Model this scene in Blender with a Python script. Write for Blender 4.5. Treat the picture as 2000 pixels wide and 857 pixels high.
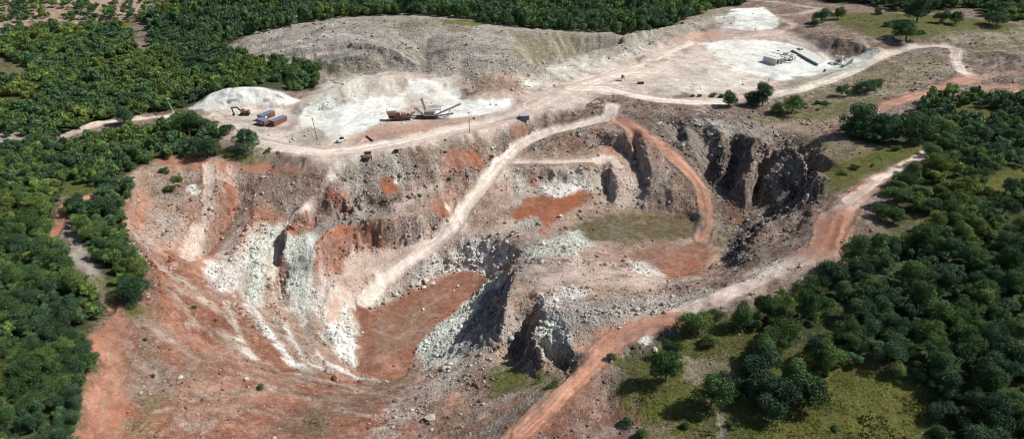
import bpy, math, random
import numpy as np
from mathutils import Vector, Matrix

R = math.radians
rng = np.random.default_rng(7)
random.seed(7)
for o in list(bpy.data.objects):
    bpy.data.objects.remove(o)
scene = bpy.context.scene
COL = scene.collection

# ------------------------------------------------------------------ camera
FPX, PITCH, CAMH = 1333.0, R(29.0), 120.0
cam = bpy.data.cameras.new('camera')
cam.sensor_width = 36.0
cam.lens = 36.0 * FPX / 2000.0
cam.clip_start = 1.0
cam.clip_end = 6000.0
cam_ob = bpy.data.objects.new('camera', cam)
COL.objects.link(cam_ob)
cam_ob.location = (0, 0, CAMH)
cam_ob.rotation_euler = (R(90) - PITCH, 0, 0)
scene.camera = cam_ob

# ------------------------------------------------------------------ sky, sun, exposure
SUN_EL, SUN_AZ = R(47), R(4)          # azimuth measured from +X towards +Y
world = bpy.data.worlds.new('World')
scene.world = world
world.use_nodes = True
wn = world.node_tree
bg = wn.nodes['Background']
sky = wn.nodes.new('ShaderNodeTexSky')
sky.sky_type = 'NISHITA'
sky.sun_disc = False
sky.sun_elevation = SUN_EL
sky.sun_rotation = R(90) - SUN_AZ
sky.altitude = 300
sky.air_density = 1.0
sky.dust_density = 1.5
wn.links.new(sky.outputs[0], bg.inputs[0])
bg.inputs[1].default_value = 0.075
sun = bpy.data.lights.new('sun', 'SUN')
sun.energy = 4.8
sun.angle = R(0.53)
sun.color = (1.0, 0.965, 0.91)
sun_ob = bpy.data.objects.new('sun', sun)
COL.objects.link(sun_ob)
SDIR = Vector((math.cos(SUN_EL) * math.cos(SUN_AZ), math.cos(SUN_EL) * math.sin(SUN_AZ), math.sin(SUN_EL)))
sun_ob.rotation_euler = (-SDIR).to_track_quat('-Z', 'Y').to_euler()
sun_ob.location = (200, 40, 300)
vs = scene.view_settings
vs.view_transform = 'Standard'
vs.look = 'None'
vs.exposure = 0.12
vs.gamma = 1.0
vs.use_curve_mapping = False
scene.render.engine = 'CYCLES'
scene.cycles.max_bounces = 5
scene.cycles.filter_width = 1.0
scene.cycles.diffuse_bounces = 3
scene.cycles.transmission_bounces = 4
scene.cycles.transparent_max_bounces = 4

# ------------------------------------------------------------------ small helpers
def tag(o, label=None, cat=None, group=None, kind=None):
    if label: o['label'] = label
    if cat: o['category'] = cat
    if group: o['group'] = group
    if kind: o['kind'] = kind
    return o

def s2l(c):
    c = np.asarray(c, float) / 255.0
    return np.where(c <= 0.04045, c / 12.92, ((c + 0.055) / 1.055) ** 2.4)

# value noise on the plane, any wavelength
_T = [rng.random((256, 256)) for _ in range(12)]
def vnoise(x, y, wl, seed=0):
    T = _T[seed % 12]
    x = np.asarray(x, float) / wl + 31.7 * seed; y = np.asarray(y, float) / wl + 17.3 * seed
    xi = np.floor(x).astype(int); yi = np.floor(y).astype(int)
    fx = x - xi; fy = y - yi
    fx = fx * fx * (3 - 2 * fx); fy = fy * fy * (3 - 2 * fy)
    x0 = xi & 255; x1 = (xi + 1) & 255; y0 = yi & 255; y1 = (yi + 1) & 255
    return (T[y0, x0] * (1 - fx) + T[y0, x1] * fx) * (1 - fy) + (T[y1, x0] * (1 - fx) + T[y1, x1] * fx) * fy

def fbm(x, y, wl, octs=4, seed=0, gain=0.5):
    s = 0; a = 1.0; t = 0
    c, sn = math.cos(0.6), math.sin(0.6)
    for k in range(octs):
        s = s + a * (vnoise(x, y, wl, seed + k) - 0.5) * 2
        t += a; a *= gain; wl *= 0.5
        x, y = x * c - y * sn, x * sn + y * c
    return s / t

def ridged(x, y, wl, octs=4, seed=0):
    s = 0; a = 1.0; t = 0
    for k in range(octs):
        s = s + a * (1 - np.abs(vnoise(x, y, wl, seed + k) * 2 - 1))
        t += a; a *= 0.5; wl *= 0.5
    return s / t

def sstep(a, b, x):
    t = np.clip((x - a) / (b - a), 0, 1)
    return t * t * (3 - 2 * t)

CP, SP = math.cos(PITCH), math.sin(PITCH)
def ray(px, py):
    """direction of the survey ray through a photo point (2000 x 857)"""
    u = (np.asarray(px, float) - 1000) / FPX; v = (np.asarray(py, float) - 428.5) / FPX
    return u, CP - v * SP, -SP - v * CP

def at_z(px, py, z):
    dx, dy, dz = ray(px, py)
    t = (np.asarray(z, float) - CAMH) / dz
    return dx * t, dy * t

# ------------------------------------------------------------------ terrain heights
# survey lines: (x, y in the photo, height in metres); the surface is stretched between them
LINES = [
 # outer frame
 [(-300,1000,4),(-300,600,6),(-300,300,9),(-300,100,14),(-300,-60,26)],
 [(-300,-60,26),(500,-60,24),(1000,-60,24),(1500,-60,18),(2300,-60,18)],
 [(2300,-60,18),(2300,100,15),(2300,300,12),(2300,600,5),(2300,1000,-4)],
 [(-300,1000,4),(0,1000,3),(500,1000,-6),(1000,1000,-13),(1500,1000,-9),(2300,1000,-4)],
 # left forest
 [(0,857,4),(0,600,4),(0,400,3),(0,270,2),(0,190,5),(0,100,9),(0,20,14)],
 [(150,857,-2),(175,740,-1),(190,640,-1),(235,590,-1),(120,430,2),(190,385,1),(250,345,0),(300,308,-1)],
 [(100,280,1),(200,245,1),(330,225,0),(400,240,0),(440,300,-1),(500,310,-2)],
 [(200,150,5),(400,150,4),(600,165,3)],
 [(200,60,10),(420,60,8)],
 # plant plateau
 [(420,250,0),(505,275,0),(560,298,0),(640,318,0),(715,303,0),(800,288,0),(900,266,0),(980,245,0),(1060,216,0),(1120,212,0),(1190,205,0)],
 [(440,222,0),(600,225,0),(760,235,0),(900,225,0),(1010,200,0)],
 [(880,190,0.5),(1040,180,0.5),(1200,140,1),(1300,100,2),(1400,60,4)],
 # white mound behind the excavator
 [(372,210,0.5),(410,183,5),(450,171,8),(500,172,8),(545,180,5),(585,196,1)],
 [(400,222,0.2),(440,214,0.4),(480,212,0.4),(560,214,0.2)],
 [(380,203,0.5),(420,168,1.5),(480,155,2),(560,166,2),(610,180,2)],
 [(585,200,2),(640,178,6),(700,158,8.5),(760,148,9),(830,158,7),(870,172,3)],
 [(580,255,0),(640,235,0.5),(740,205,1),(850,200,0.8)],
 [(580,245,1.8),(590,215,2),(640,195,3.5),(740,180,4),(800,178,3.5)],
 # waste heap ridges
 [(436,100,7),(500,72,13),(560,56,16),(620,44,19),(700,39,21),(800,36,21),(860,38,21),(920,44,19),(980,56,17),(1060,64,15),(1150,66,14),(1240,60,12),(1330,44,10),(1420,15,8)],
 [(436,112,5),(520,118,6),(620,132,4),(650,155,4),(700,142,6),(760,138,7),(860,145,7)],
 [(520,105,9),(600,90,13),(660,78,16),(720,84,17),(770,98,16),(812,122,11),(822,140,7)],
 [(560,112,8),(640,100,11),(700,98,13),(750,108,13),(790,128,9)],
 [(850,100,11),(900,82,16),(960,84,15),(1010,98,12),(1040,125,7),(980,150,5)],
 [(830,148,4),(838,120,6),(815,95,10),(780,72,15)],
 [(640,120,8),(690,108,14),(730,112,13),(760,130,8)],
 [(900,128,6),(950,132,8),(1000,138,7)],
 [(480,118,6),(560,100,10),(640,84,14)],
 [(870,165,5),(930,150,7),(1000,150,5),(1060,125,5),(1130,108,6),(1200,90,7),(1300,60,8)],
 [(880,182,2),(940,170,5.5),(1000,172,4),(1030,178,1)],
 [(1040,140,1.6),(1130,112,2),(1220,90,2.6),(1330,60,4)],
 # forest foot behind the heap
 [(500,48,6),(700,22,8),(900,24,8),(1060,42,6),(1200,42,4),(1340,20,4),(1420,-8,5)],
 # upper right
 [(1400,45,7),(1450,22,9),(1500,40,8),(1530,60,6)],
 [(1380,60,4),(1440,75,4),(1520,78,4),(1560,100,3)],
 [(1380,110,2),(1480,140,1),(1600,150,1),(1640,130,1)],
 [(1560,60,8),(1640,75,11),(1720,90,10),(1700,105,4),(1640,112,2)],
 [(1520,85,3.5),(1600,100,2.6),(1640,130,1.6)],
 [(1200,170,0),(1260,192,0),(1340,202,0),(1420,202,0),(1520,186,0),(1600,165,1),(1680,130,3),(1760,100,6),(1830,88,8),(1870,95,9),(1870,120,9),(1900,150,9),(1990,145,10)],
 [(1700,215,4),(1790,195,6),(1900,155,9)],
 [(1750,130,8),(1830,110,9.5),(1850,140,9)],
 [(1780,60,13),(1900,50,14),(2000,60,15)],
 [(1950,100,15),(2000,110,16)],
 # pit: main ramp
 [(1200,210,0),(1195,222,-1),(1187,233,-2),(1158,237,-3),(1115,249,-5),(1076,259,-7),(1043,272,-9),(1011,291,-11),(985,318,-13),(962,342,-16),(935,375,-19),(909,409,-22),(893,440,-25),(855,475,-28),(800,512,-31),(750,548,-34),(715,590,-36)],
 # slope foot above the ramp, grey shoulder
 [(640,345,-4),(700,350,-7),(780,345,-8),(860,340,-9),(930,330,-11),(980,300,-10)],
 # pale crest and its scarp, descending from the ramp side to the left
 [(860,358,-12),(820,376,-13),(775,400,-14),(769,408,-15)],
 [(880,437,-23),(850,420,-20),(821,395,-15),(806,400,-16)],
 [(890,375,-17),(905,395,-20),(885,440,-24)],
 # small walls of the middle bench (top / toe)
 [(640,390,-10),(662,380,-9),(690,392,-10),(716,376,-10),(745,382,-11),(765,392,-12)],
 [(650,414,-15.5),(684,412,-15.5),(712,404,-15.5),(742,402,-15.5),(765,402,-15)],
 [(618,444,-17),(650,425,-16.5),(684,416,-16),(769,410,-15.5)],
 # main orange wall, top
 [(604,528,-24),(612,500,-20),(622,480,-18.5),(634,462,-17.5),(650,445,-17),(671,431,-16.5),(710,426,-16),(749,432,-15.8),(769,427,-15.6),(800,418,-15.6),(815,420,-17)],
 # main orange wall, toe
 [(645,560,-29),(640,540,-28.5),(655,520,-28),(668,505,-27.5),(703,488,-27),(745,484,-27),(765,483,-27),(800,478,-26.5),(830,465,-26),(850,450,-25.5)],
 # small orange wall on the floor
 [(671,545,-30),(700,537,-30),(732,534,-30)],
 [(672,566,-33),(700,560,-33),(728,552,-33)],
 # scarps left
 [(599,405,-11),(575,422,-12),(560,438,-13),(556,450,-14),(545,494,-19),(534,545,-24),(520,600,-27)],
 [(622,425,-17.5),(610,446,-19),(580,452,-19.5),(566,462,-20),(560,490,-24),(553,530,-28),(550,590,-30.5)],
 [(528,330,-5),(500,370,-8),(492,405,-11),(500,430,-13),(480,455,-14),(462,490,-17),(448,508,-18)],
 [(540,400,-12.5),(520,440,-14.5),(503,460,-16.5),(492,490,-19),(480,520,-21.5)],
 [(430,352,-5),(424,385,-7),(418,400,-8),(412,430,-11),(397,461,-14),(382,484,-16)],
 [(455,352,-7.5),(466,391,-12.5),(462,408,-14.5),(445,436,-17.5),(418,482,-20.5),(400,510,-21.5)],
 [(355,340,-4),(340,400,-7),(330,470,-11),(340,540,-13)],
 [(262,370,.5),(243,420,0),(240,445,-.5),(262,480,-2),(285,540,-2.5),(288,590,-3)],
 [(284,375,-4),(266,420,-5),(264,450,-6),(286,490,-7),(304,540,-7.5),(312,590,-7)],
 # slopes between
 [(400,560,-17),(460,600,-20),(540,660,-24),(600,700,-27),(660,740,-31)],
 [(500,560,-24),(540,610,-27),(600,680,-29.5),(640,725,-32)],
 [(560,560,-27),(600,620,-30),(640,690,-33)],
 [(620,560,-28),(640,610,-31),(650,680,-34)],
 [(230,600,-3),(205,700,-3),(190,800,-4),(190,857,-5)],
 [(330,600,-8),(330,700,-9),(310,857,-9)],
 [(420,650,-16),(480,740,-18),(520,857,-16)],
 [(600,760,-25),(680,780,-25),(760,790,-25),(720,857,-20)],
 # lower floor
 [(690,608,-38),(700,629,-38.3),(706,660,-38.5),(706,688,-38.5),(698,715,-38)],
 [(698,730,-36.5),(740,742,-36),(789,738,-36),(806,704,-38)],
 [(806,704,-38),(833,668,-38),(857,630,-38),(900,600,-38),(935,561,-38),(950,534,-37.5),(925,527,-37.5),(883,531,-37.5),(848,545,-37.5),(834,562,-37.5),(780,578,-37.5),(730,606,-37.5)],
 [(740,640,-38.6),(800,640,-38.6),(860,580,-38.4)],
 # rubble bank between ramp and floor
 [(820,528,-32),(850,500,-30),(880,478,-27.5),(930,462,-26),(985,462,-25),(1005,485,-25)],
 [(960,520,-34),(985,505,-31),(1003,492,-27)],
 # spur crest and the shaded wall
 [(1008,500,-21),(1004,525,-18),(1003,548,-15),(992,565,-14),(990,590,-14),(988,615,-15),(982,640,-17),(976,662,-19)],
 [(985,545,-28),(970,580,-32),(955,620,-33),(940,655,-33)],
 [(952,590,-33.5),(925,630,-34),(890,660,-35),(860,690,-34),(830,716,-35)],
 [(976,666,-20),(940,680,-23),(905,690,-26),(870,712,-28),(840,740,-29)],
 # hollow and outcrop
 [(1034,624,-13),(1015,650,-20),(996,676,-23),(986,692,-24),(1000,712,-23),(1024,722,-23),(1070,722,-22)],
 [(1034,640,-24),(1030,670,-26),(1010,690,-26),(1020,706,-26),(1040,712,-26)],
 [(1042,626,-10),(1050,640,-9),(1052,668,-10),(1056,690,-11.5),(1078,704,-14)],
 [(1048,706,-24),(1074,722,-22),(1110,730,-18)],
 [(1100,650,-9.5),(1120,690,-11),(1130,710,-13)],
 # pale middle plateau
 [(1060,505,-18),(1130,510,-18),(1220,520,-19),(1290,540,-19)],
 [(1040,570,-13),(1120,565,-14),(1220,570,-14),(1320,565,-14)],
 [(1060,600,-10),(1160,610,-8),(1260,600,-8),(1340,590,-8)],
 # floors
 [(1001,409,-20.5),(1063,388,-20),(1115,390,-20),(1151,383,-20),(1128,403,-20),(1060,440,-21),(1050,455,-22)],
 [(930,440,-24),(980,440,-23),(1040,470,-23)],
 [(1120,440,-21.5),(1240,415,-21.5),(1350,430,-21),(1360,460,-21.5),(1240,470,-22),(1140,470,-22)],
 [(1180,490,-22),(1290,480,-22),(1400,480,-22),(1390,520,-22),(1320,540,-22),(1230,510,-22)],
 # side road and its walls
 [(1001,314,-12),(1089,314,-12),(1158,311,-12),(1190,306,-12)],
 [(1040,288,-8.5),(1100,266,-6),(1140,256,-5),(1175,256,-4),(1215,262,-4),(1238,280,-5)],
 [(1060,304,-11),(1130,297,-11),(1180,280,-10),(1215,292,-11),(1236,310,-12)],
 [(1011,331,-12.5),(1060,330,-12.5),(1109,328,-12.5),(1187,324,-12.5)],
 [(1005,372,-18),(1045,352,-17.5),(1109,356,-18),(1140,362,-18.5),(1172,372,-19.5)],
 [(1190,326,-12.5),(1200,345,-13.5),(1206,365,-15),(1203,392,-18)],
 [(1180,340,-18),(1184,365,-20),(1192,397,-21)],
 [(1225,320,-13),(1232,360,-15),(1235,395,-19)],
 [(1246,270,-4.5),(1256,290,-6),(1262,315,-8),(1268,345,-11),(1268,368,-13),(1262,395,-18)],
 [(1238,290,-10.5),(1245,318,-13),(1250,345,-15),(1252,370,-17)],
 [(1300,330,-9),(1320,370,-12),(1320,400,-17)],
 # right ramp
 [(1215,227,0),(1250,257,-2),(1296,289,-5),(1327,315,-7),(1354,342,-10),(1373,369,-13),(1381,400,-16),(1381,439,-19),(1373,462,-21)],
 # rocks right of ramp
 [(1225,215,0.5),(1270,230,0),(1330,225,0.5),(1400,225,0.5),(1445,238,1)],
 [(1282,222,-0.2),(1310,232,-1),(1332,238,-1)],
 [(1280,258,-3.2),(1310,250,-4),(1330,250,-4)],
 [(1335,245,-1),(1346,262,-1.5),(1348,280,-3)],
 [(1320,290,-6),(1326,275,-6),(1330,262,-5.5)],
 [(1388,232,0),(1398,250,0),(1412,268,-1),(1418,290,-3),(1405,315,-6)],
 [(1366,262,-4.5),(1374,280,-6),(1386,295,-7),(1378,315,-10),(1360,315,-9.5)],
 # spur
 [(1450,258,0.5),(1475,272,1.2),(1466,296,0),(1470,320,-2),(1462,345,-5),(1452,372,-10)],
 [(1450,282,-4),(1434,300,-8.5),(1426,330,-13.5),(1420,350,-16),(1430,376,-17.5)],
 [(1402,302,-6.5),(1390,330,-12),(1384,350,-15),(1392,374,-17.5),(1420,388,-18)],
 [(1412,240,0),(1426,262,-2),(1438,274,-3)],
 # main cliff, crest and toe
 [(1545,266,1.5),(1556,290,2.2),(1575,312,2.6),(1602,345,3),(1612,368,2.4),(1606,388,1.4),(1580,405,0),(1545,420,-2),(1500,430,-5),(1470,458,-8),(1440,506,-12),(1432,524,-15)],
 [(1505,274,-7),(1500,300,-10),(1496,330,-13),(1488,362,-16),(1474,390,-18.5),(1456,425,-20),(1436,460,-21.5),(1416,520,-22)],
 [(1528,272,-6.5),(1534,300,-9.5),(1560,345,-12),(1576,372,-13),(1562,392,-14),(1520,415,-16),(1482,430,-18),(1450,464,-20),(1428,506,-21.5)],
 [(1500,268,1),(1510,290,-1),(1500,320,-5),(1490,350,-9)],
 [(1578,424,-0.5),(1574,445,-1.5),(1550,462,-3),(1505,476,-5),(1465,500,-8),(1440,522,-11)],
 [(1566,430,-4),(1548,448,-6),(1510,464,-8),(1490,472,-8.5)],
 # haul road on the rim
 [(1812,298,7),(1750,325,6),(1700,355,5),(1660,385,4),(1625,430,2.5),(1612,470,1),(1600,500,0)],
 [(1560,515,-2),(1470,545,-5),(1400,570,-6),(1330,600,-7)],
 [(1330,618,-7),(1270,632,-7.5),(1210,652,-9),(1160,690,-11),(1110,740,-13),(1060,790,-14),(1020,830,-15),(990,857,-15.5)],
 # right-hand ground
 [(1640,260,1),(1600,300,2),(1650,330,4),(1740,300,6)],
 [(1690,440,4),(1750,380,7),(1850,300,9)],
 [(1640,520,1),(1800,420,6),(1990,320,10)],
 [(1400,650,-8),(1600,600,-2),(1800,560,2),(1990,500,5)],
 [(1220,700,-11),(1300,800,-12),(1400,857,-12)],
 [(1500,740,-9),(1700,720,-5),(1990,680,0)],
 [(1600,857,-10),(1800,857,-8),(1990,857,-6)],
 [(1190,720,-12),(1180,790,-15),(1210,857,-16)],
 [(880,740,-26),(960,740,-22),(1040,745,-19),(1090,745,-15)],
 [(830,800,-24),(900,800,-21),(960,820,-18)],
 [(860,857,-20),(930,857,-18)],
]
GX0, GX1, GY0, GY1 = -640, 640, 30, 830
NXg, NYg = GX1 - GX0, GY1 - GY0
cx_, cy_, cz_ = [], [], []
for L in LINES:
    P = []
    for (a, b, z) in L:
        x, y = at_z(a, b, z); P.append((float(x), float(y), z))
    for p, q in zip(P[:-1], P[1:]):
        n = max(2, int(math.dist(p[:2], q[:2]) / 0.5))
        t = np.linspace(0, 1, n)
        cx_.append(p[0] + (q[0] - p[0]) * t); cy_.append(p[1] + (q[1] - p[1]) * t); cz_.append(p[2] + (q[2] - p[2]) * t)
cx_ = np.concatenate(cx_); cy_ = np.concatenate(cy_); cz_ = np.concatenate(cz_)

def solve():
    H = None
    for cell in (32, 16, 8, 4, 2, 1):
        nx, ny = NXg // cell, NYg // cell
        ix = np.clip(((cx_ - GX0) / cell).astype(int), 0, nx - 1); iy = np.clip(((cy_ - GY0) / cell).astype(int), 0, ny - 1)
        S = np.zeros((ny, nx)); N = np.zeros((ny, nx))
        np.add.at(S, (iy, ix), cz_); np.add.at(N, (iy, ix), 1)
        m = N > 0; V = np.where(m, S / np.maximum(N, 1), 0)
        if H is None:
            H = np.full((ny, nx), float(cz_.mean()))
        else:
            H = np.repeat(np.repeat(H, 2, 0), 2, 1)[:ny, :nx]
            if H.shape != (ny, nx):
                H = np.pad(H, ((0, ny - H.shape[0]), (0, nx - H.shape[1])), mode='edge')
        for it in range(260 if cell > 4 else (120 if cell > 1 else 70)):
            H[m] = V[m]
            P = np.pad(H, 1, mode='edge')
            H = 0.25 * (P[:-2, 1:-1] + P[2:, 1:-1] + P[1:-1, :-2] + P[1:-1, 2:])
        H[m] = V[m]
    for it in range(2):
        P = np.pad(H, 1, mode='edge')
        H = 0.5 * H + 0.125 * (P[:-2, 1:-1] + P[2:, 1:-1] + P[1:-1, :-2] + P[1:-1, 2:])
    return H
HG = solve()
def bil(G, fx, fy):
    ny, nx = G.shape
    fx = np.clip(fx, 0, nx - 1.001); fy = np.clip(fy, 0, ny - 1.001)
    i = fx.astype(int); j = fy.astype(int); a = fx - i; b = fy - j
    return (G[j, i] * (1 - a) + G[j, i + 1] * a) * (1 - b) + (G[j + 1, i] * (1 - a) + G[j + 1, i + 1] * a) * b
def h0(x, y):
    return bil(HG, np.asarray(x, float) - GX0 - 0.5, np.asarray(y, float) - GY0 - 0.5)

# fan-shaped survey grid: fine over the quarry, coarse outside
ys = [105.0]
while ys[-1] < 700:
    ys.append(ys[-1] + 0.0021 * ys[-1] + 0.08)
ny_core = len(ys)
st = 4.0
while ys[-1] < 5200:
    ys.append(ys[-1] + st); st *= 1.25
lead = []
y_ = 105.0; st = 2.0
while y_ > -1200:
    y_ -= st; lead.append(y_); st *= 1.35
ys = np.array(lead[::-1] + ys)
us = np.linspace(-0.98, 0.98, 1250)
side = [0.98]
st = 0.01
while side[-1] < 7:
    side.append(side[-1] + st); st *= 1.4
side = np.array(side[1:])
us = np.concatenate([-side[::-1], us, side])
def weff(y):
    return np.sqrt(np.maximum(y, 0) ** 2 + 60.0 ** 2)
UU, YY = np.meshgrid(us, ys)
XX = UU * weff(YY)
def ground_hit(px, py, hf=None):
    """world point where the survey ray meets the ground"""
    hf = hf or h0
    px = np.atleast_1d(np.asarray(px, float)); py = np.atleast_1d(np.asarray(py, float))
    dx, dy, dz = ray(px, py)
    t = np.full(px.shape, 90.0); hit = np.zeros(px.shape, bool); tp = t.copy()
    for k in range(1400):
        z = CAMH + dz * t
        below = (z < hf(dx * t, dy * t)) & ~hit
        hit |= below
        tp = np.where(hit, tp, t)
        t = np.where(hit, t, t * 1.0012 + 0.15)
        if hit.all() or t.max() > 3000: break
    a, b = tp, t
    for k in range(12):
        m = 0.5 * (a + b); lo = CAMH + dz * m < hf(dx * m, dy * m)
        b = np.where(lo, m, b); a = np.where(lo, a, m)
    return dx * b, dy * b

ROWS = slice(len(lead), len(lead) + ny_core)
X = XX.ravel(); Y = YY.ravel()
NV = X.size
H0V = h0(X, Y)
YS = Y - 1.25 * H0V; XS = X + 0.6 * H0V       # noise is laid along the surface, so it does not stretch on steep faces
n1 = fbm(XS, YS, 14, 5, 0); n2 = fbm(XS, YS, 4.5, 4, 3); n3 = fbm(X, Y, 45, 4, 5); n4 = fbm(XS, YS, 1.6, 3, 7)
WX = X + 2.2 * n2 + 1.5 * n1; WY = Y + 2.2 * fbm(X, Y, 5, 4, 8) + 1.5 * fbm(X, Y, 16, 3, 9)   # wandering edges
H0V = h0(X, Y)
e = 0.9
gxv = (h0(X + e, Y) - h0(X - e, Y)) / (2 * e); gyv = (h0(X, Y + e) - h0(X, Y - e)) / (2 * e)
SLOPE = np.hypot(gxv, gyv)

ALB = 0.80
C = dict(
 road=(218,204,190), roadw=(230,219,205), white=(240,240,233), wgreen=(212,220,208), cream=(224,216,200),
 pink=(205,184,170), pinkd=(178,148,128), red=(145,95,73), redd=(120,79,62), orange=(172,120,96), rockshade=(86,90,94), dark=(70,62,58), redl=(184,138,116),
 grey=(146,137,128), greyl=(178,170,160), brown=(128,107,92), brownd=(98,86,77), rust=(164,99,69),
 olive=(108,112,58), oliveb=(122,120,62), dry=(130,120,88), floor=(64,74,42), ash=(128,124,118), gravel=(166,159,145))
col = np.tile(s2l(C['brown']) * ALB, (NV, 1))
rock = np.full(NV, 0.55)          # stony speckle
rough = np.full(NV, 0.5)          # relief of the surface in metres
berm = np.zeros(NV)
green = np.zeros(NV)              # low plants

def mix(idx, a, c, rk=None, rg=None, gr=0.0):
    cc = s2l(C[c] if isinstance(c, str) else c) * ALB
    a = a[:, None]
    col[idx] = col[idx] * (1 - a) + cc * a
    a = a[:, 0]
    if rk is not None: rock[idx] = rock[idx] * (1 - a) + rk * a
    if rg is not None: rough[idx] = rough[idx] * (1 - a) + rg * a
    green[idx] = green[idx] * (1 - a) + gr * a

def world_pts(pts):
    p = np.array(pts, float); x, y = ground_hit(p[:, 0], p[:, 1]); return np.stack([x, y], 1)

def dens(pts, step=14):
    """more survey points along long edges so they follow the relief"""
    out = []
    for p, q in zip(pts[:-1], pts[1:]):
        n = max(1, int(math.dist(p[:2], q[:2]) / step))
        for k in range(n): out.append(tuple(p[i] + (q[i] - p[i]) * k / n for i in range(len(p))))
    out.append(tuple(pts[-1])); return out

def seg_dist(x, y, W):
    best = np.full(x.shape, 1e9); along = np.zeros(x.shape); side = np.zeros(x.shape); s0 = 0
    for (ax, ay), (bx, by) in zip(W[:-1], W[1:]):
        dx, dy = bx - ax, by - ay; L2 = dx * dx + dy * dy + 1e-9; L = math.sqrt(L2)
        t = np.clip(((x - ax) * dx + (y - ay) * dy) / L2, 0, 1)
        d = np.hypot(x - ax - t * dx, y - ay - t * dy)
        m = d < best
        best = np.where(m, d, best); along = np.where(m, s0 + t * L, along)
        side = np.where(m, np.sign((x - ax) * dy - (y - ay) * dx) * d, side)
        s0 += L
    return best, along, side

def poly_sd(x, y, W):
    ins = np.zeros(x.shape, bool)
    for (ax, ay), (bx, by) in zip(W, np.roll(W, -1, 0)):
        c = ((ay > y) != (by > y))
        with np.errstate(divide='ignore', invalid='ignore'):
            xi = (bx - ax) * (y - ay) / (by - ay + 1e-12) + ax
        ins ^= c & (x < xi)
    d = seg_dist(x, y, np.vstack([W, W[:1]]))[0]
    return np.where(ins, d, -d)

def bbox(W, m):
    return np.nonzero((X > W[:, 0].min() - m) & (X < W[:, 0].max() + m) & (Y > W[:, 1].min() - m) & (Y < W[:, 1].max() + m))[0]

def P(c, pts, f=2.0, a=1.0, brk=0.6, rk=None, rg=None, gr=0.0, wl=0, wob=1.0):
    """area of one ground colour; f = width of its fading edge, brk = how broken up it is"""
    W = world_pts(dens(list(pts) + [pts[0]])[:-1])
    i = bbox(W, f + 6)
    sd = poly_sd(X[i] + wob * (WX[i] - X[i]), Y[i] + wob * (WY[i] - Y[i]), W)
    n = n2[i] + 0.6 * n1[i] + 0.5 * n4[i]
    al = sstep(-f, f, sd + brk * f * n * 2.2) * a * np.clip(1 + brk * 0.9 * n, 0, 1.15)
    mix(i, np.clip(al, 0, 1), c, rk, rg, gr)

def S(c, w, pts, f=None, a=1.0, brk=0.3, rk=0.1, rg=0.06, ruts=0.0, gr=0.0, c2=None, wob=0.35):
    """band of colour along a line: tracks, crests, seams"""
    q = dens(pts, 10); W = world_pts(q)
    ww = np.array([p[2] if len(p) > 2 else w for p in q], float)
    f = f or w * 0.3
    i = bbox(W, ww.max() + f + 3)
    x = X[i] + wob * (WX[i] - X[i]); y = Y[i] + wob * (WY[i] - Y[i])
    d, al, sd = seg_dist(x, y, W)
    cum = np.concatenate([[0], np.cumsum(np.hypot(*np.diff(W, axis=0).T))])
    half = np.interp(al, cum, ww) * 0.5
    n = n2[i] + 0.5 * n4[i] + 0.5 * n1[i]
    m = sstep(-f, f, half - d + brk * f * n * 2) * a * np.clip(1 + brk * 0.7 * n, 0, 1.1)
    mix(i, np.clip(m, 0, 1), c, rk, rg, gr)
    if ruts:
        berm[i] = np.maximum(berm[i] * (1 - np.clip(m, 0, 1)), np.exp(-((d - half - .5) / 0.8) ** 2) * (0.30 + 0.35 * n2[i]) * a)
        vv = sstep(.1, .7, n1[i] + .6 * n2[i]) * np.clip(m, 0, 1) * .35; col[i] += (s2l(C['pinkd']) * ALB - col[i]) * vv[:, None]
        l = (vnoise(sd * 1.0, al * 0.03, 0.7, 2) - 0.5) + 0.7 * (vnoise(sd, al * 0.02, 1.9, 4) - 0.5)
        mm = np.clip(m, 0, 1) * ruts
        col[i] *= (1 + 1.5 * mm * l)[:, None]

# ---- broad grounds
FOREST = [
 [(-60,68),(60,60),(200,50),(262,40),(330,30),(430,26),(440,-40),(1480,-40),(1405,8),(1335,36),(1240,50),(1140,55),(1050,57),(985,47),(920,33),(820,26),(700,28),(620,33),(560,45),(500,62),(445,88),(432,105),(520,118),(600,128),(622,150),(618,172),(580,180),(500,170),(440,172),(390,200),(345,216),(262,226),(190,238),(128,262),(60,270),(-60,262)],
 [(-60,300),(40,290),(130,272),(190,258),(245,246),(330,238),(372,236),(420,252),(432,300),(380,308),(305,308),(262,335),(236,352),(258,372),(246,425),(262,470),(278,520),(284,560),(262,590),(238,580),(205,545),(172,500),(140,455),(134,410),(190,384),(120,372),(112,425),(128,480),(160,530),(200,580),(206,606),(168,655),(186,735),(178,760),(160,810),(140,870),(120,960),(-60,960)],
]
RFOREST = [
 [(1640,252),(1668,238),(1720,232),(1788,236),(1800,205),(1850,186),(1905,192),(1960,200),(2080,205),(2080,960),(1800,960),(1800,860),(1830,800),(1790,745),(1700,712),(1640,722),(1560,700),(1480,665),(1430,646),(1452,622),(1512,592),(1588,560),(1645,538),(1700,505),(1718,450),(1745,410),(1728,372),(1790,335),(1836,292),(1800,280),(1720,284),(1655,276)],
 [(1595,-40),(2080,-40),(2080,30),(1990,42),(1940,38),(1890,16),(1800,28),(1745,22),(1700,8),(1620,8)],
]
P('brown', [(-100,-30),(2100,-30),(2100,900),(-100,900)], 3, 1, .3, .5, .5)
# far uplands on the left
P('pinkd', [(-60,-20),(440,-20),(430,20),(200,40),(60,50),(-60,56)], 6, .7, .8, .5, .3)
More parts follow.
